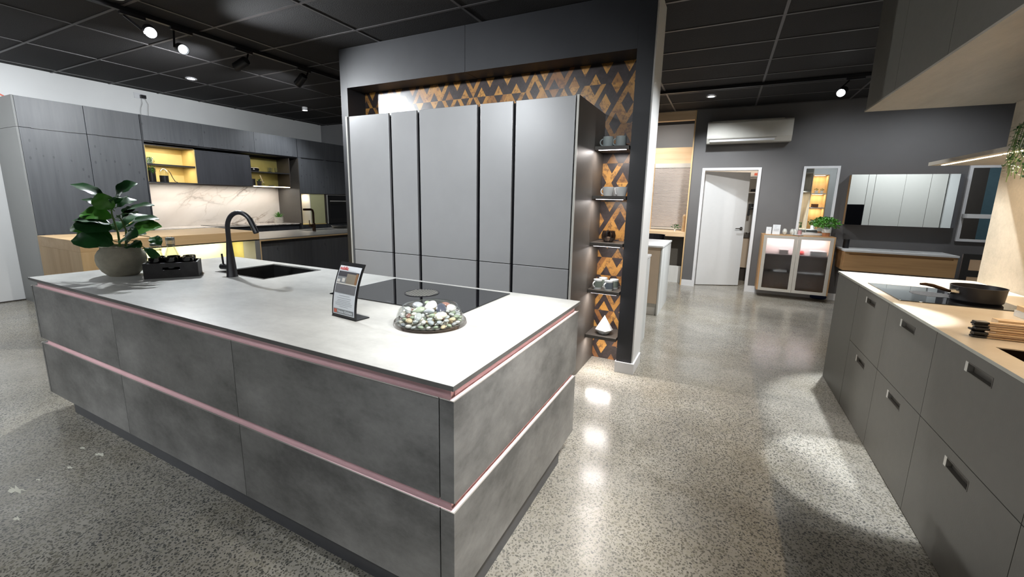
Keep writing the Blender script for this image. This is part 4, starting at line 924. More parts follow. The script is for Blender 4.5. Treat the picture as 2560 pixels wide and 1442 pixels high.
for i, yy in enumerate((5.10, 5.17, 5.24)):
    if i == 0:
        gl = thing('tumbler', (-7.60, yy, 1.8585), 'clear tumbler on the dark shelf, left of three', 'glass', 'tumblers on the dark shelf')
        MB().lathe([(0, 0), (0.026, 0), (0.032, 0.085), (0.030, 0.085), (0.024, 0.012), (0, 0.012)], n=24).build('glass_body', 'glass', gl, world=False)
        MB().lathe([(0, 0.001), (0.024, 0.001), (0.024, 0.011), (0, 0.011)], n=20).build('glass_base', 'glass_s', gl, world=False)
    else: clone(gl, (-7.60 if i == 2 else -7.66, yy, 1.8585), 'clear tumbler on the dark shelf, %s of three' % ('middle', 'right')[i-1])
canister((-7.58, 4.76, 1.6045), 0.045, 0.12, 'black', 'black canister on the lower dark shelf')
c = thing('succulent_pot', (-7.56, 4.87, 1.6045), 'dark square pot with a small succulent on the lower dark shelf', 'plant')
MB().lathe([(0, 0), (0.035, 0), (0.05, 0.085), (0.043, 0.085), (0.04, 0.07), (0, 0.07)], n=4).build('pot', 'portal', c, world=False)
lm = MB()
for k in range(26):
    a = random.uniform(0, 6.28); q = Vector((math.cos(a), math.sin(a), 0)); leaf_mesh(lm, q*0.008+Vector((0, 0, 0.07)), q*0.035+Vector((0, 0, 0.11+random.uniform(0, .02))), 0.012, (0, 0, 1), nl=3, shape='oval')
lm.build('foliage', 'leaf', c, world=False, sharp=180)
c = thing('hourglass', (-7.60, 4.97, 1.6045), 'tall white stick and glass ornament on the lower dark shelf', 'ornament')
MB().tube([(-7.62, 4.93, 1.80), (-7.60, 4.97, 1.66)], 0.006, 8).build('stick', 'cream', c); MB().lathe([(0, 0), (0.03, 0), (0.02, 0.03), (0.008, 0.06), (0.02, 0.09), (0, 0.1)], n=20).build('glass_body', 'glass', c, world=False)
tag(MB().lathe([(0, 0), (0.03, 0), (0.055, 0.02), (0.052, 0.02), (0.03, 0.004), (0, 0.004)], n=28).build('glass_dish', 'glass'), 'shallow glass dish on the lower dark shelf', 'dish').location = (-7.58, 5.11, 1.6045)
# grassy pot on marble
def grass(loc, label, rr=0.075, hh=0.10, n=60, L=0.11, pot='cementpot', name='potted_succulent'):
    r_ = thing(name, loc, label, 'plant')
    MB().lathe([(0, 0), (rr*0.95, 0), (rr, 0.01), (rr, hh), (rr*0.88, hh), (rr*0.86, hh*0.85), (0, hh*0.85)], n=28).build('pot', pot, r_, world=False)
    lm = MB()
    for k in range(n):
        a = random.uniform(0, 6.28); t = random.uniform(0.1, 1.0); q = Vector((math.cos(a), math.sin(a), 0))
        leaf_mesh(lm, q*rr*0.5*t+Vector((0, 0, hh*0.86)), q*(rr*0.5*t+L*t)+Vector((0, 0, hh+L*(1.15-0.75*t))), 0.014, q*-0.3+Vector((0, 0, 1)), nl=4, shape='spike')
    lm.build('foliage', 'leaf_l', r_, world=False, sharp=180); return r_
grass((-7.87, 5.40, 0.9005), 'spiky green succulent in a pale cement pot on the marble worktop', 0.088, 0.12, 80, 0.105)
# wall socket with plug and cable above cabinets
so = thing('wall_socket', (XL+0.005, 3.53, 2.90), 'white double socket with a black plug high on the left wall', 'socket')
bx('plate', (XL, XL+0.01, 3.455, 3.585, 2.868, 2.948), 'white_trim', so); bx('plug', (XL+0.0101, XL+0.055, 3.525, 3.59, 2.875, 2.925), 'black', so)
m = MB(); m.tube([(XL+0.03, 3.535, 2.875), (XL+0.03, 3.54, 2.80), (XL+0.04, 3.51, 2.73), (XL+0.03, 3.505, 2.66), (XL+0.06, 3.50, 2.53)], 0.0022, 6); m.build('cable', 'plastic_d', so)
m = MB(); m.tube([(XL+0.03, 3.58, 2.878), (XL+0.03, 3.615, 2.80), (XL+0.04, 3.60, 2.70), (XL+0.03, 3.60, 2.63), (XL+0.06, 3.62, 2.53)], 0.0022, 6); m.build('cable', 'plastic_d', so)
m = MB(); m.tube([(-7.9, 1.75, 2.60), (-7.9, 1.86, 2.62), (-7.9, 1.95, 2.59), (-7.85, 2.03, 2.535)], 0.009, 8); m.tube([(-8.23, 1.70, 2.57), (-7.9, 1.75, 2.60)], 0.009, 8)
tag(m.build('copper_cable', 'orange', origin=(-7.9, 1.9, 2.53)), 'copper-coloured cable bending onto the top of the leftmost cabinet', 'cable')
# ------------------------------------------------------------------ peninsula with oak bar
PX = -5.155
tag(MB().box(-6.18, PX, 3.262, 6.3, 0.888, 0.90).build('worktop', 'pen_top', origin=(-5.7, 4.8, 0.888)), 'thin dark grey worktop of the far peninsula', 'worktop')
pn = thing('oak_surround', (-5.6, 4.8, 0), 'light oak frame edging the black peninsula', 'frame')
bx('top_rail', (-6.16, PX-0.002, 3.278, 6.3, 0.870, 0.8875), 'oak', pn); bx('upright', (-6.16, PX-0.002, 3.262, 3.2775, 0, 0.8875), 'oak_v', pn)
for i, (a, b) in enumerate(((3.30, 4.04), (4.042, 4.78), (4.782, 5.52), (5.522, 6.28))):
    r = thing('peninsula_cabinet', (-5.6, (a+b)/2, 0), 'black rear panel of the peninsula, %s from the oak bar' % ('first', 'second', 'third', 'fourth')[i], 'cabinet', 'black peninsula cabinets')
    bx('body', (-6.15, PX-0.07, a, b, 0.1, 0.869), 'blackwood_h', r); bx('rear_panel', (PX-0.069, PX-0.05, a+0.001, b-0.001, 0.06, 0.825), 'blackwood', r)
    bx('plinth', (-6.1, PX-0.1, a, b, 0, 0.1), 'plinth', r)
tp = thing('tap', (-5.79, 4.556, 0.9), 'bronze angular tap at the peninsula sink', 'tap')
MB().lathe([(0, 0), (0.026, 0), (0.026, 0.11), (0.018, 0.12), (0, 0.12)], -5.79, 4.556, 0.9005, 24).build('tap_body', 'bronze', tp)
MB().tube([(-5.79, 4.556, 1.0), (-5.79, 4.556, 1.19), (-5.79, 4.545, 1.225), (-5.79, 4.52, 1.235), (-5.79, 4.39, 1.235)], 0.017, 14).build('spout', 'bronze', tp)
MB().tube([(-5.79, 4.54, 0.98), (-5.79, 4.48, 0.985)], 0.022, 14).build('valve', 'bronze', tp); MB().tube([(-5.79, 4.485, 0.98), (-5.79, 4.48, 1.07)], 0.006, 8).build('lever', 'bronze', tp)
tag(MB().box(-6.08, -5.86, 4.5, 5.02, 0.9002, 0.903).build('undermount_sink', 'sinkblack', origin=(-6, 4.8, 0.9)), 'dark flush sink in the peninsula worktop', 'sink')
m = MB(); m.lathe([(0, 0), (0.1, 0), (0.16, 0.045), (0.155, 0.045), (0.1, 0.006), (0, 0.006)], n=32)
o = m.build('steel_bowl', 'chrome'); o.location = (-6.0, 5.25, 0.9035); tag(o, 'shiny steel bowl lying beyond the peninsula tap', 'bowl')
br = thing('oak_bar', (-5.6, 2.4, 0), 'raised light oak bar with a glowing yellow underside recess', 'bar')
bx('bar_top', (-6.10, PX, 1.613, 3.2605, 0.898, 0.998), 'oak', br, 0.001)
bx('waterfall_end', (-6.10, PX, 1.613, 1.92, 0.0, 0.8975), 'oak_v', br)
bx('shadow_gap', (-6.0, PX-0.02, 1.921, 3.24, 0.884, 0.8975), 'black', br)
bx('back_panel', (-5.67, -5.65, 1.921, 3.21, 0.0, 0.8835), 'yellow_p', br)
bx('side_panel', (-5.65, -5.40, 3.20, 3.215, 0.0, 0.8835), 'olive', br); bx('side_panel', (-5.3985, PX, 3.20, 3.2615, 0.0, 0.8835), 'side_grey', br)
for a in (2.25, 2.85): strip((-5.52, a, 0.88), 0.03, 0.5, 4.0, (1, 0.93, 0.66))
# ------------------------------------------------------------------ right kitchen run
RX = 0.905
wt = thing('worktop', (1.32, 2.2, 0.905), 'cream stone worktop of the right-hand kitchen run', 'worktop')
hs = (0.999, 1.42, 1.50, 2.235)   # sink cut-out
m = MB(); m.box(RX, 1.73, hs[3], 4.285, 0.908, 0.921); m.box(RX, 1.73, -0.6, hs[2], 0.908, 0.921); m.box(RX, hs[0], hs[2], hs[3], 0.908, 0.921); m.box(hs[1], 1.73, hs[2], hs[3], 0.908, 0.921)
m.build('slab', 'cream', wt); m = MB(); m.box(RX-0.002, RX-0.0001, -0.6, 4.286, 0.9075, 0.9208); m.box(RX-0.002, 1.73, 4.2852, 4.287, 0.9075, 0.9208); m.build('edge_band', 'cream_edge', wt)
m = MB(); a0, a1, b0_, b1_ = hs[0]+.001, hs[1]-.001, hs[2]+.001, hs[3]-.001
m.box(a0, a1, b0_, b1_, 0.72, 0.73); m.box(a0, a0+.006, b0_, b1_, 0.73, 0.918); m.box(a1-.006, a1, b0_, b1_, 0.73, 0.918); m.box(a0, a1, b1_-.006, b1_, 0.73, 0.918); m.box(a0, a1, b0_, b0_+.006, 0.73, 0.918)
tag(m.build('sink', 'bronze', origin=(1.2, 1.87, 0.72)), 'brown sink bowl cut into the cream worktop', 'sink')
ep = thing('end_panel', (1.3, 3.98, 0), 'taupe end block of the right-hand run nearest the charcoal wall', 'panel')
bx('panel', (RX+0.006, 1.73, 3.70, 4.285, 0, 0.906), 'taupe', ep)
seam = [3.697, 3.085, 2.466, 1.716, 0.95, 0.2, -0.6]
rn = ['farthest', 'second farthest', 'third from the far end', 'fourth from the far end', 'fifth', 'sixth']
def grip_drawer(parent, nm, y0, y1, z0, z1, gy0, gy1, gz0, gz1):
    x0, x1 = RX+0.006, RX+0.026
    m = MB(); m.box(x0, x1, y0, gy0, z0, z1); m.box(x0, x1, gy1, y1, z0, z1); m.box(x0, x1, gy0, gy1, z0, gz0); m.box(x0, x1, gy0, gy1, gz1, z1)
    d = m.build(nm, 'taupe', parent)
    m = MB(); t = 0.004
    m.box(x0-0.0015, x0+0.018, gy1-0.020, gy1, gz0, gz1, bev=0.001); m.build('grip_cheek', 'alu_b', d)
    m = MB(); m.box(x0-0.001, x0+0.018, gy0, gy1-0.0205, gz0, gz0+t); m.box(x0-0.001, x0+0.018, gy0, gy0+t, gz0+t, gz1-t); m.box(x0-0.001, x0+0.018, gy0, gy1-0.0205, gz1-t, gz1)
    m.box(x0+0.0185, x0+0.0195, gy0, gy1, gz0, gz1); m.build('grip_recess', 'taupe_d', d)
for i in range(6):
    b, a = seam[i], seam[i+1]
    if i > 3: rn[i] += ' from the far end'
    r = thing('drawer_cabinet', (1.3, (a+b)/2, 0), 'taupe drawer unit with recessed grips in the right-hand run, %s' % rn[i], 'cabinet', 'taupe drawer units of the right-hand run')
    bx('body', (RX+0.03, 1.73, a+0.0005, b-0.0005, 0.02, 0.70 if i in (3, 2) else 0.905), 'taupe', r)
    mid = (a+b)/2+ (0.01 if i < 3 else 0); hw = 0.095
    grip_drawer(r, 'upper_drawer', a+0.0015, b-0.0015, 0.500, 0.902, mid-hw, mid+hw, 0.822, 0.862)
    grip_drawer(r, 'lower_drawer', a+0.0015, b-0.0015, 0.008, 0.4965, mid-hw, mid+hw, 0.412, 0.455)
sp3 = tag(MB().box(1.732, 1.745, -0.6, 4.27, 0, 2.995).build('splashback_wall', 'stone', origin=(1.8, 2, 0)), 'beige stone splashback wall behind the right-hand run', 'wall panel')
oh = thing('overhead_cabinet', (1.32, 2.0, 2.16), 'long taupe overhead cabinet reaching the ceiling above the right-hand run', 'cabinet')
bx('soffit', (RX+0.003, 1.731, -0.6, 4.295, 2.178, 2.19), 'stone_d', oh)
bx('end_panel', (RX+0.01, 1.731, 4.272, 4.29, 2.1905, 2.993), 'taupe', oh)
for a, b in ((3.66, 4.271), (2.93, 3.657), (2.1, 2.927), (1.2, 2.097), (0.3, 1.197), (-0.6, 0.297)): bx('door', (RX+0.006, RX+0.026, a, b, 2.1905, 2.993), 'taupe', oh)
bx('body', (RX+0.027, 1.731, -0.6, 4.271, 2.1905, 2.993), 'taupe', oh)
ls = thing('wall_shelf', (1.53, 3.2, 1.76), 'stone-coloured wall shelf with a glowing warm light strip underneath', 'shelf')
m = MB(); m.box(1.335, 1.731, 0.8, 4.265, 1.76, 1.785); m.build('board', 'stone_d', ls)
bx('light_strip', (1.383, 1.397, 1.0, 4.19, 1.757, 1.7598), 'led_w', ls)
strip((1.39, 3.3, 1.754), 0.014, 1.7, 8, (1.0, 0.80, 0.56)); strip((1.39, 1.8, 1.754), 0.014, 1.2, 5, (1.0, 0.80, 0.56))
# plant hanging from above the shelf
hp = thing('hanging_plant', (1.51, 3.03, 1.7855), 'leafy green plant in a pot trailing over the lit wall shelf', 'plant')
MB().lathe([(0, 0), (0.06, 0), (0.075, 0.11), (0.066, 0.11), (0.06, 0.09), (0, 0.09)], n=24).build('pot', 'ceramic_g', hp, world=False)
fl = MB(); sm = MB()
for k in range(34):
    x0 = random.uniform(-0.13, 0.05); y0 = random.uniform(-0.14, 0.12)
    q = Vector((min(x0, 0.12)*1.0, y0, 0.11+random.uniform(0, 0.08))); over = k > 8
    pts = [Vector((0, 0, 0.10)), Vector((q.x*0.5, q.y*0.5, q.z+0.03)), q]
    if over:
        xo = -0.18-random.uniform(0, 0.06); pts += [Vector((xo, q.y, 0.08)), Vector((xo-0.01, q.y+random.uniform(-.02, .02), -0.02))]
        ln = random.uniform(0.06, 0.20)
        for j in range(1, 5): pts.append(Vector((xo-0.01+random.uniform(-.01, .01), q.y+random.uniform(-.012, .012), -0.02-ln*j/4)))
    sm.tube(pts, 0.0016, 5)
    for i in range(1, len(pts)):
        nn = max(2, int((pts[i]-pts[i-1]).length/0.016))
        for j in range(nn):
            c = pts[i-1].lerp(pts[i], j/nn); an = random.uniform(0, 6.28)
            leaf_mesh(fl, c, c+Vector((math.cos(an)*0.024, math.sin(an)*0.024, random.uniform(-.014, .004))), 0.014, (0, 0, 1), nl=3, shape='oval')
fl.build('foliage', 'leaf', hp, world=False, sharp=180); sm.build('stems', 'stem', hp, world=False)
# hob, pan, swatch sticks
hb = thing('induction_hob', (1.23, 3.4, 0.921), 'mirror-like black glass hob in the cream worktop under the frying pan', 'hob')
bx('glass_plate', (0.957, 1.50, 3.098, 3.70, 0.9212, 0.926), 'hob', hb, 0.0008)
m = MB()
for k in range(-5, 6):
    xx = k*0.017; hh = math.sqrt(max(0, 0.1**2-xx*xx)); m.box(1.20-hh, 1.20+hh, 3.42+xx-0.003, 3.42+xx+0.003, 0.9262, 0.9272)
m.build('extractor_grille', 'steel', hb)
fp = thing('frying_pan', (1.345, 3.285, 0.9265), 'deep black pan with a long bronze handle on the right-hand hob', 'pan')
MB().lathe([(0, 0), (0.100, 0), (0.109, 0.010), (0.114, 0.084), (0.116, 0.088), (0.112, 0.088), (0.105, 0.012), (0.098, 0.005), (0, 0.005)], n=56).build('pan_body', 'black_soft', fp, world=False)
hd = Vector((-0.93, -0.37, 0)).normalized()
MB().cyl(hd*0.111+Vector((0, 0, 0.054)), hd*0.15+Vector((0, 0, 0.056)), 0.019, 0.012).build('handle_mount', 'chrome', fp, world=False)
MB().tube([hd*0.15+Vector((0, 0, 0.056)), hd*0.19+Vector((0, 0, 0.068)), hd*0.24+Vector((0, 0, 0.084)), hd*0.285+Vector((0, 0, 0.092)), hd*0.31+Vector((0, 0, 0.092))], [0.008, 0.010, 0.0095, 0.0085, 0.006], 12).build('handle', 'bronze', fp, world=False)
base = Vector((0.98, 2.375, 0.9215)); dx = Vector((0.985, 0.12, 0)).normalized()
st0 = None
for k in range(8):
    ang = 0.05+0.02*math.sin(k*2.1)+ (0.0); off = Vector((0.004*math.sin(k*1.7), 0.010*math.sin(k*2.6), 0))
    lbl = 'wooden stick with black grip, %s in the stack of eight on the cream worktop' % ('lowest', 'second', 'third', 'fourth', 'fifth', 'sixth', 'seventh', 'topmost')[k]
    if st0 is None:
        st0 = thing('wooden_stick', base, lbl, 'stick', 'stack of wooden sticks with black grips', rz=ang)
        MB().box(0.0, 0.045, -0.014, 0.014, 0.0, 0.0085, bev=0.003).build('grip', 'black', st0, world=False)
        MB().box(0.046, 0.33, -0.011, 0.011, 0.002, 0.0065).build('blade', 'oak_x', st0, world=False)
    else: clone(st0, base+off+Vector((0, 0, 0.0088*k)), lbl, rz=ang)
tag(MB().box(1.09, 1.36, 2.46, 2.51, 0.9215, 0.985, bev=0.001).build('wood_offcut', 'oak_x', origin=(1.2, 2.48, 0.9215)), 'plain wooden board standing behind the stack of sticks', 'board')
cb_ = thing('cutlery_box', (1.43, 2.93, 0.9215), 'small white box with a wooden lid at the edge of the right-hand hob', 'box')
bx('box_body', (1.368, 1.47, 2.87, 2.98, 0.9215, 0.952), 'ceramic', cb_); bx('lid', (1.372, 1.466, 2.874, 2.976, 0.9525, 0.975), 'oak_x', cb_)
# ------------------------------------------------------------------ charcoal wall: things on it
ac = thing('air_conditioner', (0.24, 7.9, 2.42), 'white wall-mounted air conditioner above the ajar door', 'air conditioner')
m = MB(); m.prism([(7.99, 2.425), (7.83, 2.425), (7.785, 2.50), (7.78, 2.735), (7.80, 2.755), (7.99, 2.755)], -0.358, 0.822, plane='yz'); 
m.build('housing', 'plastic', ac)
m = MB(); m.box(-0.31, 0.60, 7.80, 7.823, 2.445, 2.475, mat=None); q = m.build('louvre', 'white_trim', ac); q.rotation_euler = (0, 0, 0)
m = MB(); m.box(-0.35, 0.815, 7.7785, 7.78, 2.725, 2.729); m.box(-0.30, 0.70, 7.79, 7.99, 2.7555, 2.764); m.build('intake_grille', 'plastic_d', ac)
bx('air_outlet', (-0.33, 0.62, 7.7875, 7.7995, 2.484, 2.49), 'plastic_d', ac)
M_['glow_in'] = plain('cabinet_interior_cream', '#bdb3ae', 0.6, var=0.03)
gc = thing('display_cabinet', (1.05, 7.83, 0.10), 'warm oak wall cabinet with two frosted glass doors, left of the vanity', 'cabinet')
m = MB(); m.box(0.590, 0.612, 7.66, 7.985, 0.112, 1.0); m.build('side_panel', 'rust_oak_v', gc)
m = MB(); m.box(1.508, 1.530, 7.66, 7.985, 0.112, 1.0); m.build('side_panel', 'rust_oak_v', gc)
bx('top_panel', (0.6125, 1.5075, 7.66, 7.985, 0.978, 1.0), 'rust_oak', gc); bx('bottom_panel', (0.6125, 1.5075, 7.66, 7.985, 0.112, 0.134), 'rust_oak', gc)
bx('back_panel', (0.6125, 1.5075, 7.965, 7.984, 0.135, 0.977), 'glow_in', gc)
for z_ in (0.40, 0.685): bx('shelf_board', (0.6125, 1.5075, 7.662, 7.964, z_, z_+0.016), 'dark_side', gc)
for a, b, k in ((0.612, 1.0585, 0), (1.0615, 1.508, 1)):
    m = MB(); f = 0.045; z0, z1 = 0.113, 0.99
    m.box(a, a+f, 7.640, 7.659, z0, z1); m.box(b-f, b, 7.640, 7.659, z0, z1); m.box(a+f, b-f, 7.640, 7.659, z0, z0+f); m.box(a+f, b-f, 7.640, 7.659, z1-f, z1)
    dd = m.build('door_frame', 'alu', gc); bx('glass_pane', (a+f, b-f, 7.647, 7.652, z0+f, z1-f), 'frost', dd)
strip((0.83, 7.84, 0.972), 0.40, 0.05, 2.4, (1, 0.88, 0.90)); strip((1.28, 7.84, 0.972), 0.40, 0.05, 2.4, (1, 0.88, 0.90))
tag(MB().box(1.25, 1.46, 7.72, 7.9, 0.7015, 0.77).build('folded_towels', 'ceramic_g', origin=(1.35, 7.8, 0.7015)), 'pale grey folded stack on the upper shelf behind the right frosted door', 'towels')
tag(MB().lathe([(0, 0), (0.03, 0), (0.04, 0.03), (0.02, 0.06), (0, 0.06)], n=16).build('red_trinket', 'red'), 'small red object behind the right frosted door', 'trinket').location = (1.15, 7.8, 0.7015)
tag(MB().box(0.85, 0.97, 7.74, 7.86, 0.7015, 0.765).build('grey_bundle', 'plastic_d', origin=(0.9, 7.8, 0.7015)), 'grey bundle behind the left frosted door', 'bundle')
tag(MB().box(0.80, 0.98, 7.72, 7.9, 0.4165, 0.445).build('folded_linen', 'ceramic', origin=(0.9, 7.8, 0.4165)), 'white folded linen on the lower shelf behind the left frosted door', 'linen')
tag(MB().box(1.10, 1.46, 7.72, 7.9, 0.4165, 0.44).build('folded_linen', 'ceramic', origin=(1.3, 7.8, 0.4165)), 'white folded linen on the lower shelf behind the right frosted door', 'linen')
m = MB(); m.tube([(1.36, 7.90, 0.05), (1.42, 7.88, 0.06), (1.50, 7.90, 0.05), (1.56, 7.93, 0.045)], [0.03, 0.045, 0.045, 0.03], 10)
tag(m.build('blue_cloth', 'blue', origin=(1.45, 7.9, 0)), 'dark blue rolled cloth on the floor under the display cabinet', 'cloth')
def card(x0, x1, y0, z1, label, lines, name='info_card'):
    c = thing(name, ((x0+x1)/2, y0, 1.0005), label, 'card')
    bx('card_front', (x0, x1, y0-0.002, y0, 1.0005, z1), 'paper', c); 
    m = MB(); m.quad([(x0, y0, z1), (x1, y0, z1), (x1, y0+0.04, 1.0005), (x0, y0+0.04, 1.0005)]); m.build('card_back', 'paper', c)
    m = MB()
    for u0, u1, f in lines: m.box(x0+(x1-x0)*u0, x0+(x1-x0)*u1, y0-0.0026, y0-0.0021, 1.0+(z1-1.0)*f, 1.0+(z1-1.0)*f+0.003)
    m.build('text_line', 'ink', c)
card(0.638, 0.708, 7.76, 1.112, 'small white tent card at the left end of the display cabinet', [(0.35, 0.75, 0.65), (0.3, 0.6, 0.55)])
card(0.722, 0.823, 7.74, 1.152, 'larger white info card with grey text on the display cabinet', [(0.2, 0.6, 0.85), (0.2, 0.5, 0.72), (0.15, 0.85, 0.55), (0.15, 0.85, 0.48), (0.15, 0.8, 0.41), (0.15, 0.85, 0.34)])
M_['swirl'] = concrete('swirled_white_stone', '#6a6a66', '#dcdcd6', 0.3, 9, (1, 1, 0.3), 0.4, 0)
eg = [(0.888, 7.76, 0.034, 'dark veined egg-shaped stone beside the larger info card'), (0.986, 7.77, 0.032, 'pale egg-shaped stone, middle of the three on the display cabinet'), (1.028, 7.80, 0.032, 'pale egg-shaped stone, right of the three on the display cabinet')]
for x_, y_, r_, lb in eg:
    m = MB(); m.lathe([(0, 0), (r_*0.6, 0.004), (r_, 0.035), (r_*1.02, 0.05), (r_*0.8, 0.078), (r_*0.4, 0.094), (0, 0.098)], n=28)
    o = m.build('stone_egg', 'swirl'); o.location = (x_, y_, 1.0005); tag(o, lb, 'ornament', 'egg-shaped stones on the display cabinet')
bt = thing('soap_dispenser', (1.09, 7.80, 1.0005), 'clear pink soap bottle with a dark pump on the display cabinet', 'bottle')
MB().lathe([(0, 0), (0.028, 0), (0.03, 0.005), (0.03, 0.10), (0.02, 0.12), (0.012, 0.125), (0, 0.125)], n=24).build('bottle_body', 'glass', bt, world=False)
M_['pinkliq'] = plain('pink_liquid', '#c9979a', 0.3)
MB().lathe([(0, 0.004), (0.026, 0.004), (0.026, 0.075), (0, 0.075)], n=24).build('liquid', 'pinkliq', bt, world=False)
m = MB(); m.lathe([(0, 0.1255), (0.016, 0.1255), (0.016, 0.15), (0.005, 0.152), (0.005, 0.185), (0, 0.185)], n=16); m.box(-0.03, 0.012, -0.008, 0.008, 0.185, 0.197); m.build('pump', 'leaf', bt, world=False)
o = MB().lathe([(0, 0), (0.05, 0), (0.075, 0.009), (0.072, 0.010), (0.05, 0.003), (0, 0.003)], n=32).build('soap_dish', 'ceramic'); o.location = (1.065, 7.72, 1.0005); tag(o, 'flat white dish at the front edge of the display cabinet', 'dish')
def bush(loc, label, potr, poth, R_, n, pot, rim=None, leafs=0.03, name='potted_bush', mat='leaf_l'):
    r_ = thing(name, loc, label, 'plant')
    MB().lathe([(0, 0), (potr*0.85, 0), (potr, poth), (potr*0.88, poth), (potr*0.8, poth*0.85), (0, poth*0.85)], n=24).build('pot', pot, r_, world=False)
    if rim: MB().lathe([(potr*0.96, poth*0.55), (potr*1.06, poth*0.6), (potr*1.1, poth*1.1), (potr*1.02, poth*1.1)], n=24).build('basket_liner', rim, r_, world=False)
    fm = MB(); tm = MB(); ctr = Vector((0, 0, poth+R_*0.55))
    for k in range(n):
        a = random.uniform(0, 6.28); b = random.uniform(-0.5, 1.3); rr = R_*random.uniform(0.45, 1.0)
        q = ctr+Vector((math.cos(a)*math.cos(b)*rr*1.15, math.sin(a)*math.cos(b)*rr, math.sin(b)*rr*0.85))
        if k % 8 == 0: tm.tube([(0, 0, poth*0.8), ctr*0.8, q], 0.0015, 4)
        dv_ = (q-ctr).normalized(); an = random.uniform(0, 6.28)
        leaf_mesh(fm, q, q+(dv_*0.6+Vector((math.cos(an), math.sin(an), 0.2))*0.7)*leafs, leafs*0.62, dv_+Vector((0, 0, 0.5)), nl=3, shape='oval')
    fm.build('foliage', mat, r_, world=False, sharp=180); tm.build('stems', 'stem', r_, world=False); return r_
bush((1.425, 7.80, 1.0005), 'bushy green plant in a terracotta basket pot on the display cabinet', 0.055, 0.10, 0.13, 620, 'terra', 'ceramic', 0.03)
# mirrors
def framed_mirror(name, x0, x1, z0, z1, f, label, y0=7.962):
    r_ = thing(name, ((x0+x1)/2, 7.98, z0), label, 'mirror')
    m = MB(); m.box(x0, x0+f, y0, 7.995, z0, z1); m.box(x1-f, x1, y0, 7.995, z0, z1); m.box(x0+f, x1-f, y0, 7.995, z0, z0+f); m.box(x0+f, x1-f, y0, 7.995, z1-f, z1)
    m.build('frame', 'white_trim', r_); bx('glass', (x0+f, x1-f, y0+0.015, y0+0.019, z0+f, z1-f), 'mirror', r_)
framed_mirror('framed_mirror', 1.052, 1.512, 1.003, 2.052, 0.034, 'tall white-framed mirror above the display cabinet')
framed_mirror('framed_mirror', 2.93, 3.60, 1.010, 2.035, 0.034, 'dark-reflecting white-framed mirror at the far right of the charcoal wall')
mc = thing('mirror_cabinet', (2.2, 7.92, 1.19), 'wide mirror-fronted cabinet above the oak vanity', 'mirror cabinet')
bx('body', (1.640, 2.85, 7.868, 7.995, 1.192, 1.912), 'rust_oak_v', mc)
bx('mirror_front', (1.636, 2.808, 7.850, 7.867, 1.190, 1.916), 'mirror', mc); bx('side_strip', (2.809, 2.853, 7.855, 7.8675, 1.192, 1.912), 'plinth', mc)
va = thing('vanity_unit', (2.22, 7.75, 0.54), 'warm oak wall-hung vanity with a long drawer groove', 'vanity')
bx('body', (1.627, 2.822, 7.525, 7.995, 0.545, 0.815), 'rust_oak', va)
m = MB(); m.box(1.625, 2.824, 7.503, 7.5245, 0.544, 0.775); m.build('drawer_front', 'rust_oak', va); 
m = MB(); m.box(1.625, 1.675, 7.503, 7.5245, 0.776, 0.814); m.box(2.78, 2.824, 7.503, 7.5245, 0.776, 0.814); m.box(1.675, 2.78, 7.503, 7.5245, 0.795, 0.814); m.build('top_rail', 'rust_oak', va)
bx('basin_top', (1.617, 2.832, 7.492, 7.996, 0.8155, 0.842), 'white', va, 0.002)
m = MB(); m.box(1.95, 2.5, 7.60, 7.90, 0.8422, 0.8432); m.build('basin', 'ceramic', va); MB().lathe([(0, 0), (0.018, 0), (0.018, 0.004), (0, 0.004)], 2.2, 7.72, 0.8434, 16).build('drain', 'chrome', va)
canister((1.69, 7.82, 0.8425), 0.038, 0.13, 'black', 'black cup at the left end of the vanity top', 'tumbler_cup', 'cup')
tag(MB().box(2.935, 3.6, 7.80, 7.958, 1.332, 1.386, bev=0.002).build('floating_shelf', 'white', origin=(3.2, 7.9, 1.332)), 'white floating shelf crossing the far right mirror', 'shelf')
# chair behind the run
chr_ = thing('dining_chair', (2.38, 5.55, 0), 'black cut-out-back chair with pale seat beyond the right-hand run', 'chair')
def rot_slot(): 
    m = MB(); x0, x1 = 2.14, 2.58
    def P(u, z): return (x0+(x1-x0)*u, 5.60+ (z-0.46)*0.08, z)
    def bar(u0, u1, z0, z1, wk=0.0):
        m.prism([(x0+(x1-x0)*u0, z0), (x0+(x1-x0)*u1, z0), (x0+(x1-x0)*(u1-wk), z1), (x0+(x1-x0)*(u0+wk), z1)], 5.60, 5.625, plane='xz')
    bar(0.0, 0.12, 0.44, 1.02, 0.0); bar(0.88, 1.0, 0.44, 1.02); bar(0.12, 0.88, 0.97, 1.02); bar(0.12, 0.88, 0.80, 0.86); bar(0.12, 0.88, 0.64, 0.70)
    return m
rot_slot().build('backrest', 'black', chr_)
bx('seat', (2.14, 2.58, 5.18, 5.63, 0.43, 0.455), 'black', chr_, 0.005)
for a, b in ((2.17, 5.21), (2.55, 5.21), (2.17, 5.60), (2.55, 5.60)): bx('leg', (a-0.018, a+0.018, b-0.018, b+0.018, 0, 0.43), 'black', chr_)
bx('back_pad', (2.193, 2.527, 5.606, 5.619, 0.862, 0.968), 'beige_door', chr_); bx('back_pad', (2.193, 2.527, 5.606, 5.619, 0.702, 0.798), 'beige_door', chr_)
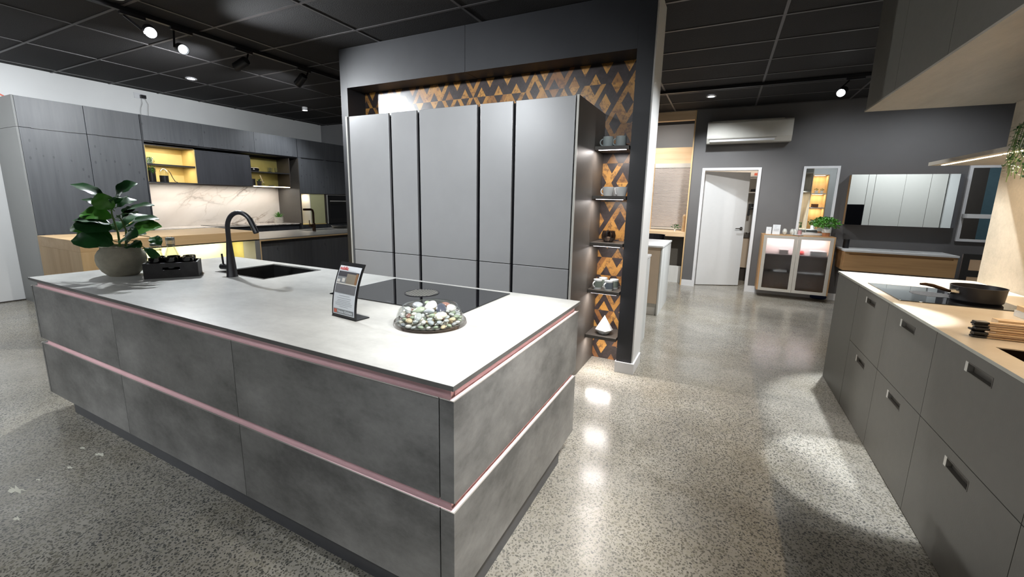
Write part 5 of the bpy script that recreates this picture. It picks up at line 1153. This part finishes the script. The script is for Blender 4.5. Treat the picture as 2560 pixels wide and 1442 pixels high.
# ------------------------------------------------------------------ nook left of the door
nk = thing('oak_portal', (-1.3, 8.0, 0), 'light oak post and beam framing the nook left of the door', 'frame')
bx('post', (-0.576, -0.5565, 7.985, 8.62, 0, 2.994), 'oak_v', nk); bx('beam', (-3.4, -0.577, 7.985, 8.1, 2.848, 2.994), 'oak_x', nk)
struct(MB().box(-4.2, -0.46, 9.3, 9.4, 0, HC).build('wall_nook', 'wall_dim'))
tc_ = thing('roller_cabinet', (-0.93, 8.75, 0.94), 'oak wall cabinet closed by a brushed metal roller shutter', 'cabinet')
bx('side_panel', (-1.310, -1.250, 8.60, 8.95, 0.945, 2.185), 'oak_v', tc_); bx('side_panel', (-0.5985, -0.5775, 8.625, 8.95, 0.945, 2.185), 'oak_v', tc_)
m = MB(); k = 46
for i in range(k):
    z0 = 1.0+(2.10-1.0)*i/k; z1 = z0+1.1/k; m.prism([(8.622, z0), (8.612, z0+0.004), (8.612, z1-0.004), (8.622, z1)], -1.2495, -0.599, plane='yz')
m.build('roller_shutter', 'shutter', tc_); bx('shutter_box', (-1.2495, -0.599, 8.605, 8.64, 2.105, 2.185), 'alu', tc_); bx('bottom_rail', (-1.2495, -0.599, 8.605, 8.64, 0.955, 0.995), 'alu', tc_)
tag(MB().box(-3.4, -0.5775, 8.64, 9.0, 2.187, 2.478).build('bulkhead_panel', 'oak_x', origin=(-2, 8.8, 2.187)), 'oak panel above the roller shutter in the nook', 'panel')
ob = thing('oak_bench', (-2, 8.3, 0), 'thick light oak bench with a dark taupe back panel in the nook', 'bench')
bx('bench_top', (-3.4, -0.5775, 7.99, 8.60, 0.865, 0.944), 'oak_x', ob); bx('back_panel', (-3.4, -0.60, 8.35, 8.45, 0.0, 0.864), 'taupe', ob); bx('low_panel', (-1.05, -0.60, 8.2, 8.34, 0, 0.30), 'bench_side', ob)
pm = thing('pepper_mill', (-0.625, 8.28, 0.9445), 'tall light wooden pepper mill on the oak bench', 'pepper mill')
MB().lathe([(0, 0), (0.03, 0), (0.031, 0.03), (0.026, 0.10), (0.024, 0.18), (0.026, 0.235), (0, 0.235)], n=24).build('mill_body', 'oak_x', pm, world=False)
MB().lathe([(0, 0.2355), (0.024, 0.2355), (0.029, 0.26), (0.026, 0.29), (0.012, 0.305), (0, 0.307)], n=24).build('mill_head', 'oak_x', pm, world=False)
bush((-0.765, 8.26, 0.9445), 'small dark green plant beside the pepper mill', 0.02, 0.035, 0.062, 60, 'ceramic', None, 0.03, 'small_plant', 'leaf')
wc = thing('bar_chair', (-1.05, 7.4, 0), 'black curved chair back just above the white unit', 'chair')
m = MB(); pts = []
for i in range(13):
    a = PI*i/12; pts.append((-1.02+0.2*math.cos(a), 7.32+0.14*math.sin(a)))
outer = pts; inner = [(-1.02+0.185*math.cos(PI*i/12), 7.32+0.125*math.sin(PI*i/12)) for i in range(12, -1, -1)]
m.prism(outer+inner, 0.62, 0.935); m.build('backrest', 'black_soft', wc)
bx('seat', (-1.2, -0.84, 7.1, 7.46, 0.60, 0.62), 'black_soft', wc, 0.004)
for a, b in ((-1.17, 7.13), (-0.87, 7.13), (-1.17, 7.43), (-0.87, 7.43)): bx('leg', (a-0.01, a+0.01, b-0.01, b+0.01, 0, 0.60), 'black_soft', wc)
# white units behind the partition
wu = thing('white_unit', (-1.4, 6.05, 0), 'white-washed unit with beige door beyond the partition end', 'cabinet')
bx('top', (-2.2, -0.632, 5.53, 6.56, 0.892, 0.912), 'white', wu); bx('side_panel', (-0.658, -0.640, 5.56, 6.54, 0, 0.8915), 'bench_side', wu)
bx('door', (-1.30, -0.662, 5.565, 5.585, 0.155, 0.888), 'beige_door', wu); bx('body', (-2.2, -0.6585, 5.59, 6.5, 0.12, 0.8915), 'white_cab', wu); bx('plinth', (-2.2, -0.6585, 5.60, 6.45, 0, 0.119), 'white_cab', wu)
wu = thing('white_unit', (-1.2, 4.3, 0), 'white low unit directly behind the partition wall', 'cabinet')
bx('side_panel', (-0.656, -0.638, 3.98, 4.56, 0, 0.893), 'bench_side', wu); bx('top', (-2.2, -0.632, 3.96, 4.58, 0.8935, 0.914), 'white', wu); bx('body', (-2.2, -0.6565, 3.98, 4.55, 0.03, 0.893), 'white_cab', wu)
# ------------------------------------------------------------------ display behind the right-hand run (seen in the mirrors)
struct(MB().box(1.86, 6.2, 1.15, 1.25, 0, HC).build('wall_inner', 'white_wall'))
cols = [(2.86, 3.225, 'oven'), (3.23, 3.37, 'n'), (3.375, 3.955, 'n'), (3.96, 4.43, 'n'), (4.435, 4.73, 'n')]
tcl = ['pale tall cabinet with a black oven, seen in the mirror cabinet', 'slim pale filler cabinet right of the oven column', 'widest pale tall cabinet seen in the mirror cabinet', 'pale tall cabinet second from the right in the mirror', 'rightmost narrow pale tall cabinet in the mirror']
for (a, b, kd), lb in zip(cols, tcl):
    r = thing('pale_tall_cabinet', ((a+b)/2, 1.6, 0), lb, 'cabinet', 'pale tall cabinets reflected in the mirror cabinet')
    bx('body', (a, b, 1.252, 1.878, 0.0, 2.45), 'white_cab', r)
    if kd == 'oven':
        bx('upper_door', (a+0.002, b-0.002, 1.880, 1.90, 1.52, 2.45), 'white_cab', r); bx('oven_front', (a+0.002, b-0.002, 1.880, 1.90, 0.92, 1.515), 'hob', r); bx('lower_door', (a+0.002, b-0.002, 1.880, 1.90, 0.08, 0.915), 'white_cab', r)
    else: bx('door', (a+0.002, b-0.002, 1.880, 1.90, 0.08, 2.45), 'white_cab', r)
struct(MB().box(4.76, 5.12, 1.25, 1.92, 0, HC).build('wall_pier', 'white_wall'))
tag(MB().box(5.125, 5.50, 1.252, 1.92, 0, 2.9).build('dark_tall_unit', 'dark_int', origin=(5.3, 1.6, 0)), 'dark brown tall panel reflected in the far right mirror', 'panel')
tag(MB().box(5.505, 6.2, 1.252, 1.60, 0, 2.9).build('blue_grey_panel', 'teal', origin=(5.8, 1.4, 0)), 'blue-grey panelling reflected in the far right mirror', 'panel')
nr = thing('niche_shelving', (1.95, 4.1, 0), 'oak-backed niche with white shelves reflected in the tall mirror', 'shelf')
bx('back_panel', (1.7455, 2.03, 3.96, 3.975, 0.93, 2.14), 'oak_v', nr); bx('side_panel', (2.031, 2.045, 3.976, 4.26, 0.93, 2.14), 'oak_v', nr)
bx('shelf_board', (1.7455, 2.03, 3.976, 4.22, 1.722, 1.741), 'white', nr); bx('shelf_board', (1.7455, 2.03, 3.976, 4.22, 1.404, 1.423), 'white', nr)
bx('counter', (1.7455, 2.045, 3.96, 4.285, 0.905, 0.925), 'white', nr); bx('drawer_front', (1.7455, 2.045, 4.262, 4.27, 0.60, 0.904), 'plastic_d', nr); bx('drawer_grip', (1.80, 1.96, 4.2705, 4.275, 0.79, 0.83), 'chrome', nr)
bx('cabinet_body', (1.7455, 2.045, 3.96, 4.261, 0.0, 0.904), 'white_cab', nr); bx('pillar', (2.046, 2.30, 3.96, 4.26, 0, 2.99), 'white', nr); bx('header', (1.7455, 2.045, 3.96, 4.26, 2.145, 2.99), 'white', nr)
for zz in (1.718, 1.40, 2.135): strip((1.89, 4.1, zz), 0.2, 0.02, 1.3, WARM)
spot((1.95, 5.6, 2.95), (1.95, 4.27, 1.6), 40, 60, 0.8)
bush((1.89, 4.12, 0.9255), 'plant in a white pot on the counter reflected in the tall mirror', 0.05, 0.10, 0.075, 120, 'ceramic', None, 0.035, 'potted_palm', 'leaf')
bush((1.96, 4.12, 1.7415), 'small green plant in a white cup on the upper niche shelf, nearest the pillar', 0.03, 0.06, 0.03, 20, 'ceramic', None, 0.02, 'small_plant', 'leaf')
bush((1.86, 4.12, 1.7415), 'small green plant in a white cup on the upper niche shelf, in the middle', 0.036, 0.06, 0.035, 26, 'ceramic', None, 0.02, 'small_plant', 'leaf')
tag(MB().box(1.80, 1.93, 4.10, 4.16, 1.4235, 1.50).build('brown_box', 'kraft', origin=(1.87, 4.13, 1.4235)), 'brown box on the lower niche shelf reflected in the tall mirror', 'box')
# ------------------------------------------------------------------ track lighting and downlights
tr = thing('lighting_track', (-4.735, 3.9, 2.96), 'black ceiling track running above the left end of the island', 'track')
bx('rail', (-4.755, -4.715, 1.6, 6.6, 2.958, 2.9935), 'black', tr)
tr = thing('lighting_track', (0.8, 6.53, 2.96), 'black ceiling track in front of the charcoal wall', 'track')
bx('rail', (-3.5, 3.2, 6.51, 6.55, 2.958, 2.9935), 'black', tr)
def head(base, ctr, aim, label, lit, grp='spotlights on the ceiling tracks', r=0.046, L=0.15):
    base = Vector(base); ctr = Vector(ctr); d = (Vector(aim)-ctr).normalized()
    t = thing('track_spotlight', base, label, 'lamp', grp)
    ay_ = 0.09
    along = Vector((0, 1, 0)) if abs(base.x+4.735) < 0.1 else Vector((1, 0, 0))
    m = MB(); s1 = Vector((0.018, 0.018, 0.012)) 
    a_, b_ = base-along*ay_, base+along*ay_
    m.box(min(a_.x, b_.x)-0.015 if along.y else a_.x, max(a_.x, b_.x)+0.015 if along.y else b_.x, a_.y if along.y else a_.y-0.015, b_.y if along.y else b_.y+0.015, base.z-0.022, base.z)
    m.build('adapter', 'black_soft', t)
    sidev = d.cross(Vector((0, 0, 1))).normalized()
    MB().tube([base-Vector((0, 0, 0.022))+sidev*(r+0.012), ctr+sidev*(r+0.010)], 0.009, 8).build('bracket', 'black_soft', t)
    q = Vector((0, 0, 1)).rotation_difference(d).to_matrix().to_4x4(); q.translation = ctr
    MB().lathe([(0, -L*0.5), (r*0.86, -L*0.5), (r, -L*0.42), (r, L*0.5), (r-0.004, L*0.5), (r-0.005, L*0.1), (0, L*0.1)], n=32, mat=q).build('lamp_head', 'black_soft', t)
    if lit:
        MB().lathe([(0, L*0.16), (r-0.006, L*0.16), (r-0.006, L*0.17), (0, L*0.17)], n=28, mat=q).build('lamp_lens', lit, t)
    return t
def tgt(c): return Vector((0, 0, CAMH))
head((-4.735, 2.05, 2.957), (-4.66, 2.13, 2.84), (-1.2, 0.9, 1.2), 'brilliantly lit spotlight nearest the camera on the left track', 'lamp')
head((-4.735, 2.42, 2.957), (-4.72, 2.40, 2.785), (-2.0, 1.6, 1.9), 'pale glowing spotlight, second on the left track', 'lamp_lo')
head((-4.735, 3.00, 2.957), (-4.70, 2.94, 2.80), (-7.2, 2.2, 1.6), 'unlit-looking black spotlight turned to the wall kitchen, third on the left track', 'lamp_lo')
head((-4.735, 3.72, 2.957), (-4.72, 3.66, 2.82), (-7.2, 3.6, 1.1), 'black spotlight turned away, fourth on the left track', 'lamp_lo')
head((1.25, 6.53, 2.957), (1.13, 6.48, 2.80), (-0.3, 2.6, 1.0), 'bright spotlight on the track by the charcoal wall', 'lamp')
def down(x, y, label, r=0.045):
    t = thing('downlight', (x, y, 2.985), label, 'lamp', 'round recessed downlights')
    MB().lathe([(r, 0), (r*1.5, 0.001), (r*1.5, 0.0085), (r, 0.0085)], n=28, closed=True).build('trim_ring', 'white_trim', t, world=False)
    MB().lathe([(0, 0.003), (r*0.95, 0.003), (r*0.95, 0.006), (0, 0.006)], n=24).build('lens', 'downlens', t, world=False)
down(-6.70, 3.48, 'white-ringed downlight above the gold-lit niche'); down(-0.32, 7.05, 'small downlight in front of the air conditioner'); down(-4.55, 1.86, 'downlight partly cut off at the top edge, beyond the first spotlight')
cl_ = thing('surface_lamp', (-6.83, 5.34, 2.985), 'bright surface lamp above the far end of the wall kitchen', 'lamp')
MB().lathe([(0, 0.009), (0.045, 0.009), (0.045, -0.05), (0.04, -0.05), (0.04, -0.02), (0, -0.02)], n=24).build('housing', 'white_trim', cl_, world=False)
MB().lathe([(0, -0.046), (0.038, -0.046), (0.038, -0.03), (0, -0.03)], n=24).build('lens', 'lamp', cl_, world=False)
# ------------------------------------------------------------------ paint flecks on the floor
M_['paint'] = plain('dried_white_paint', '#cfcdbf', 0.6)
def floor_at(px, py):
    d = r2*((px-CX)/FPX)+d2*((py-CY)/FPX)+fwd; t = -CAMH/d.z
    return Vector((d.x*t, d.y*t, 0))
fl = [((40, 1224), 0.045, 'largest white paint fleck, at the left edge'), ((251, 1136), 0.028, 'irregular white paint fleck nearest the island plinth'), ((208, 1120), 0.018, 'small elongated white paint fleck left of the one by the plinth'), ((175, 1168), 0.018, 'round white paint fleck in the middle of the group'), ((43, 1296), 0.02, 'lowest white paint fleck'), ((96, 1199), 0.012, 'tiny white paint fleck between the largest and the middle one')]
for (px, py), rr, lb in fl:
    p = floor_at(px, py); n = 14; q = random.uniform(0, 3)
    poly = [(p.x+rr*1.5*math.cos(2*PI*i/n)*(0.6+0.4*math.sin(3*i+q))+rr*0.5*math.sin(2*PI*i/n), p.y+rr*0.55*math.sin(2*PI*i/n)*(0.7+0.35*math.cos(5*i+q))) for i in range(n)]
    m = MB(); m.prism(poly, 0.0002, 0.0008)
    tag(m.build('paint_fleck', 'paint', origin=(p.x, p.y, 0)), lb+' on the concrete floor', 'paint fleck', 'white paint flecks on the floor')
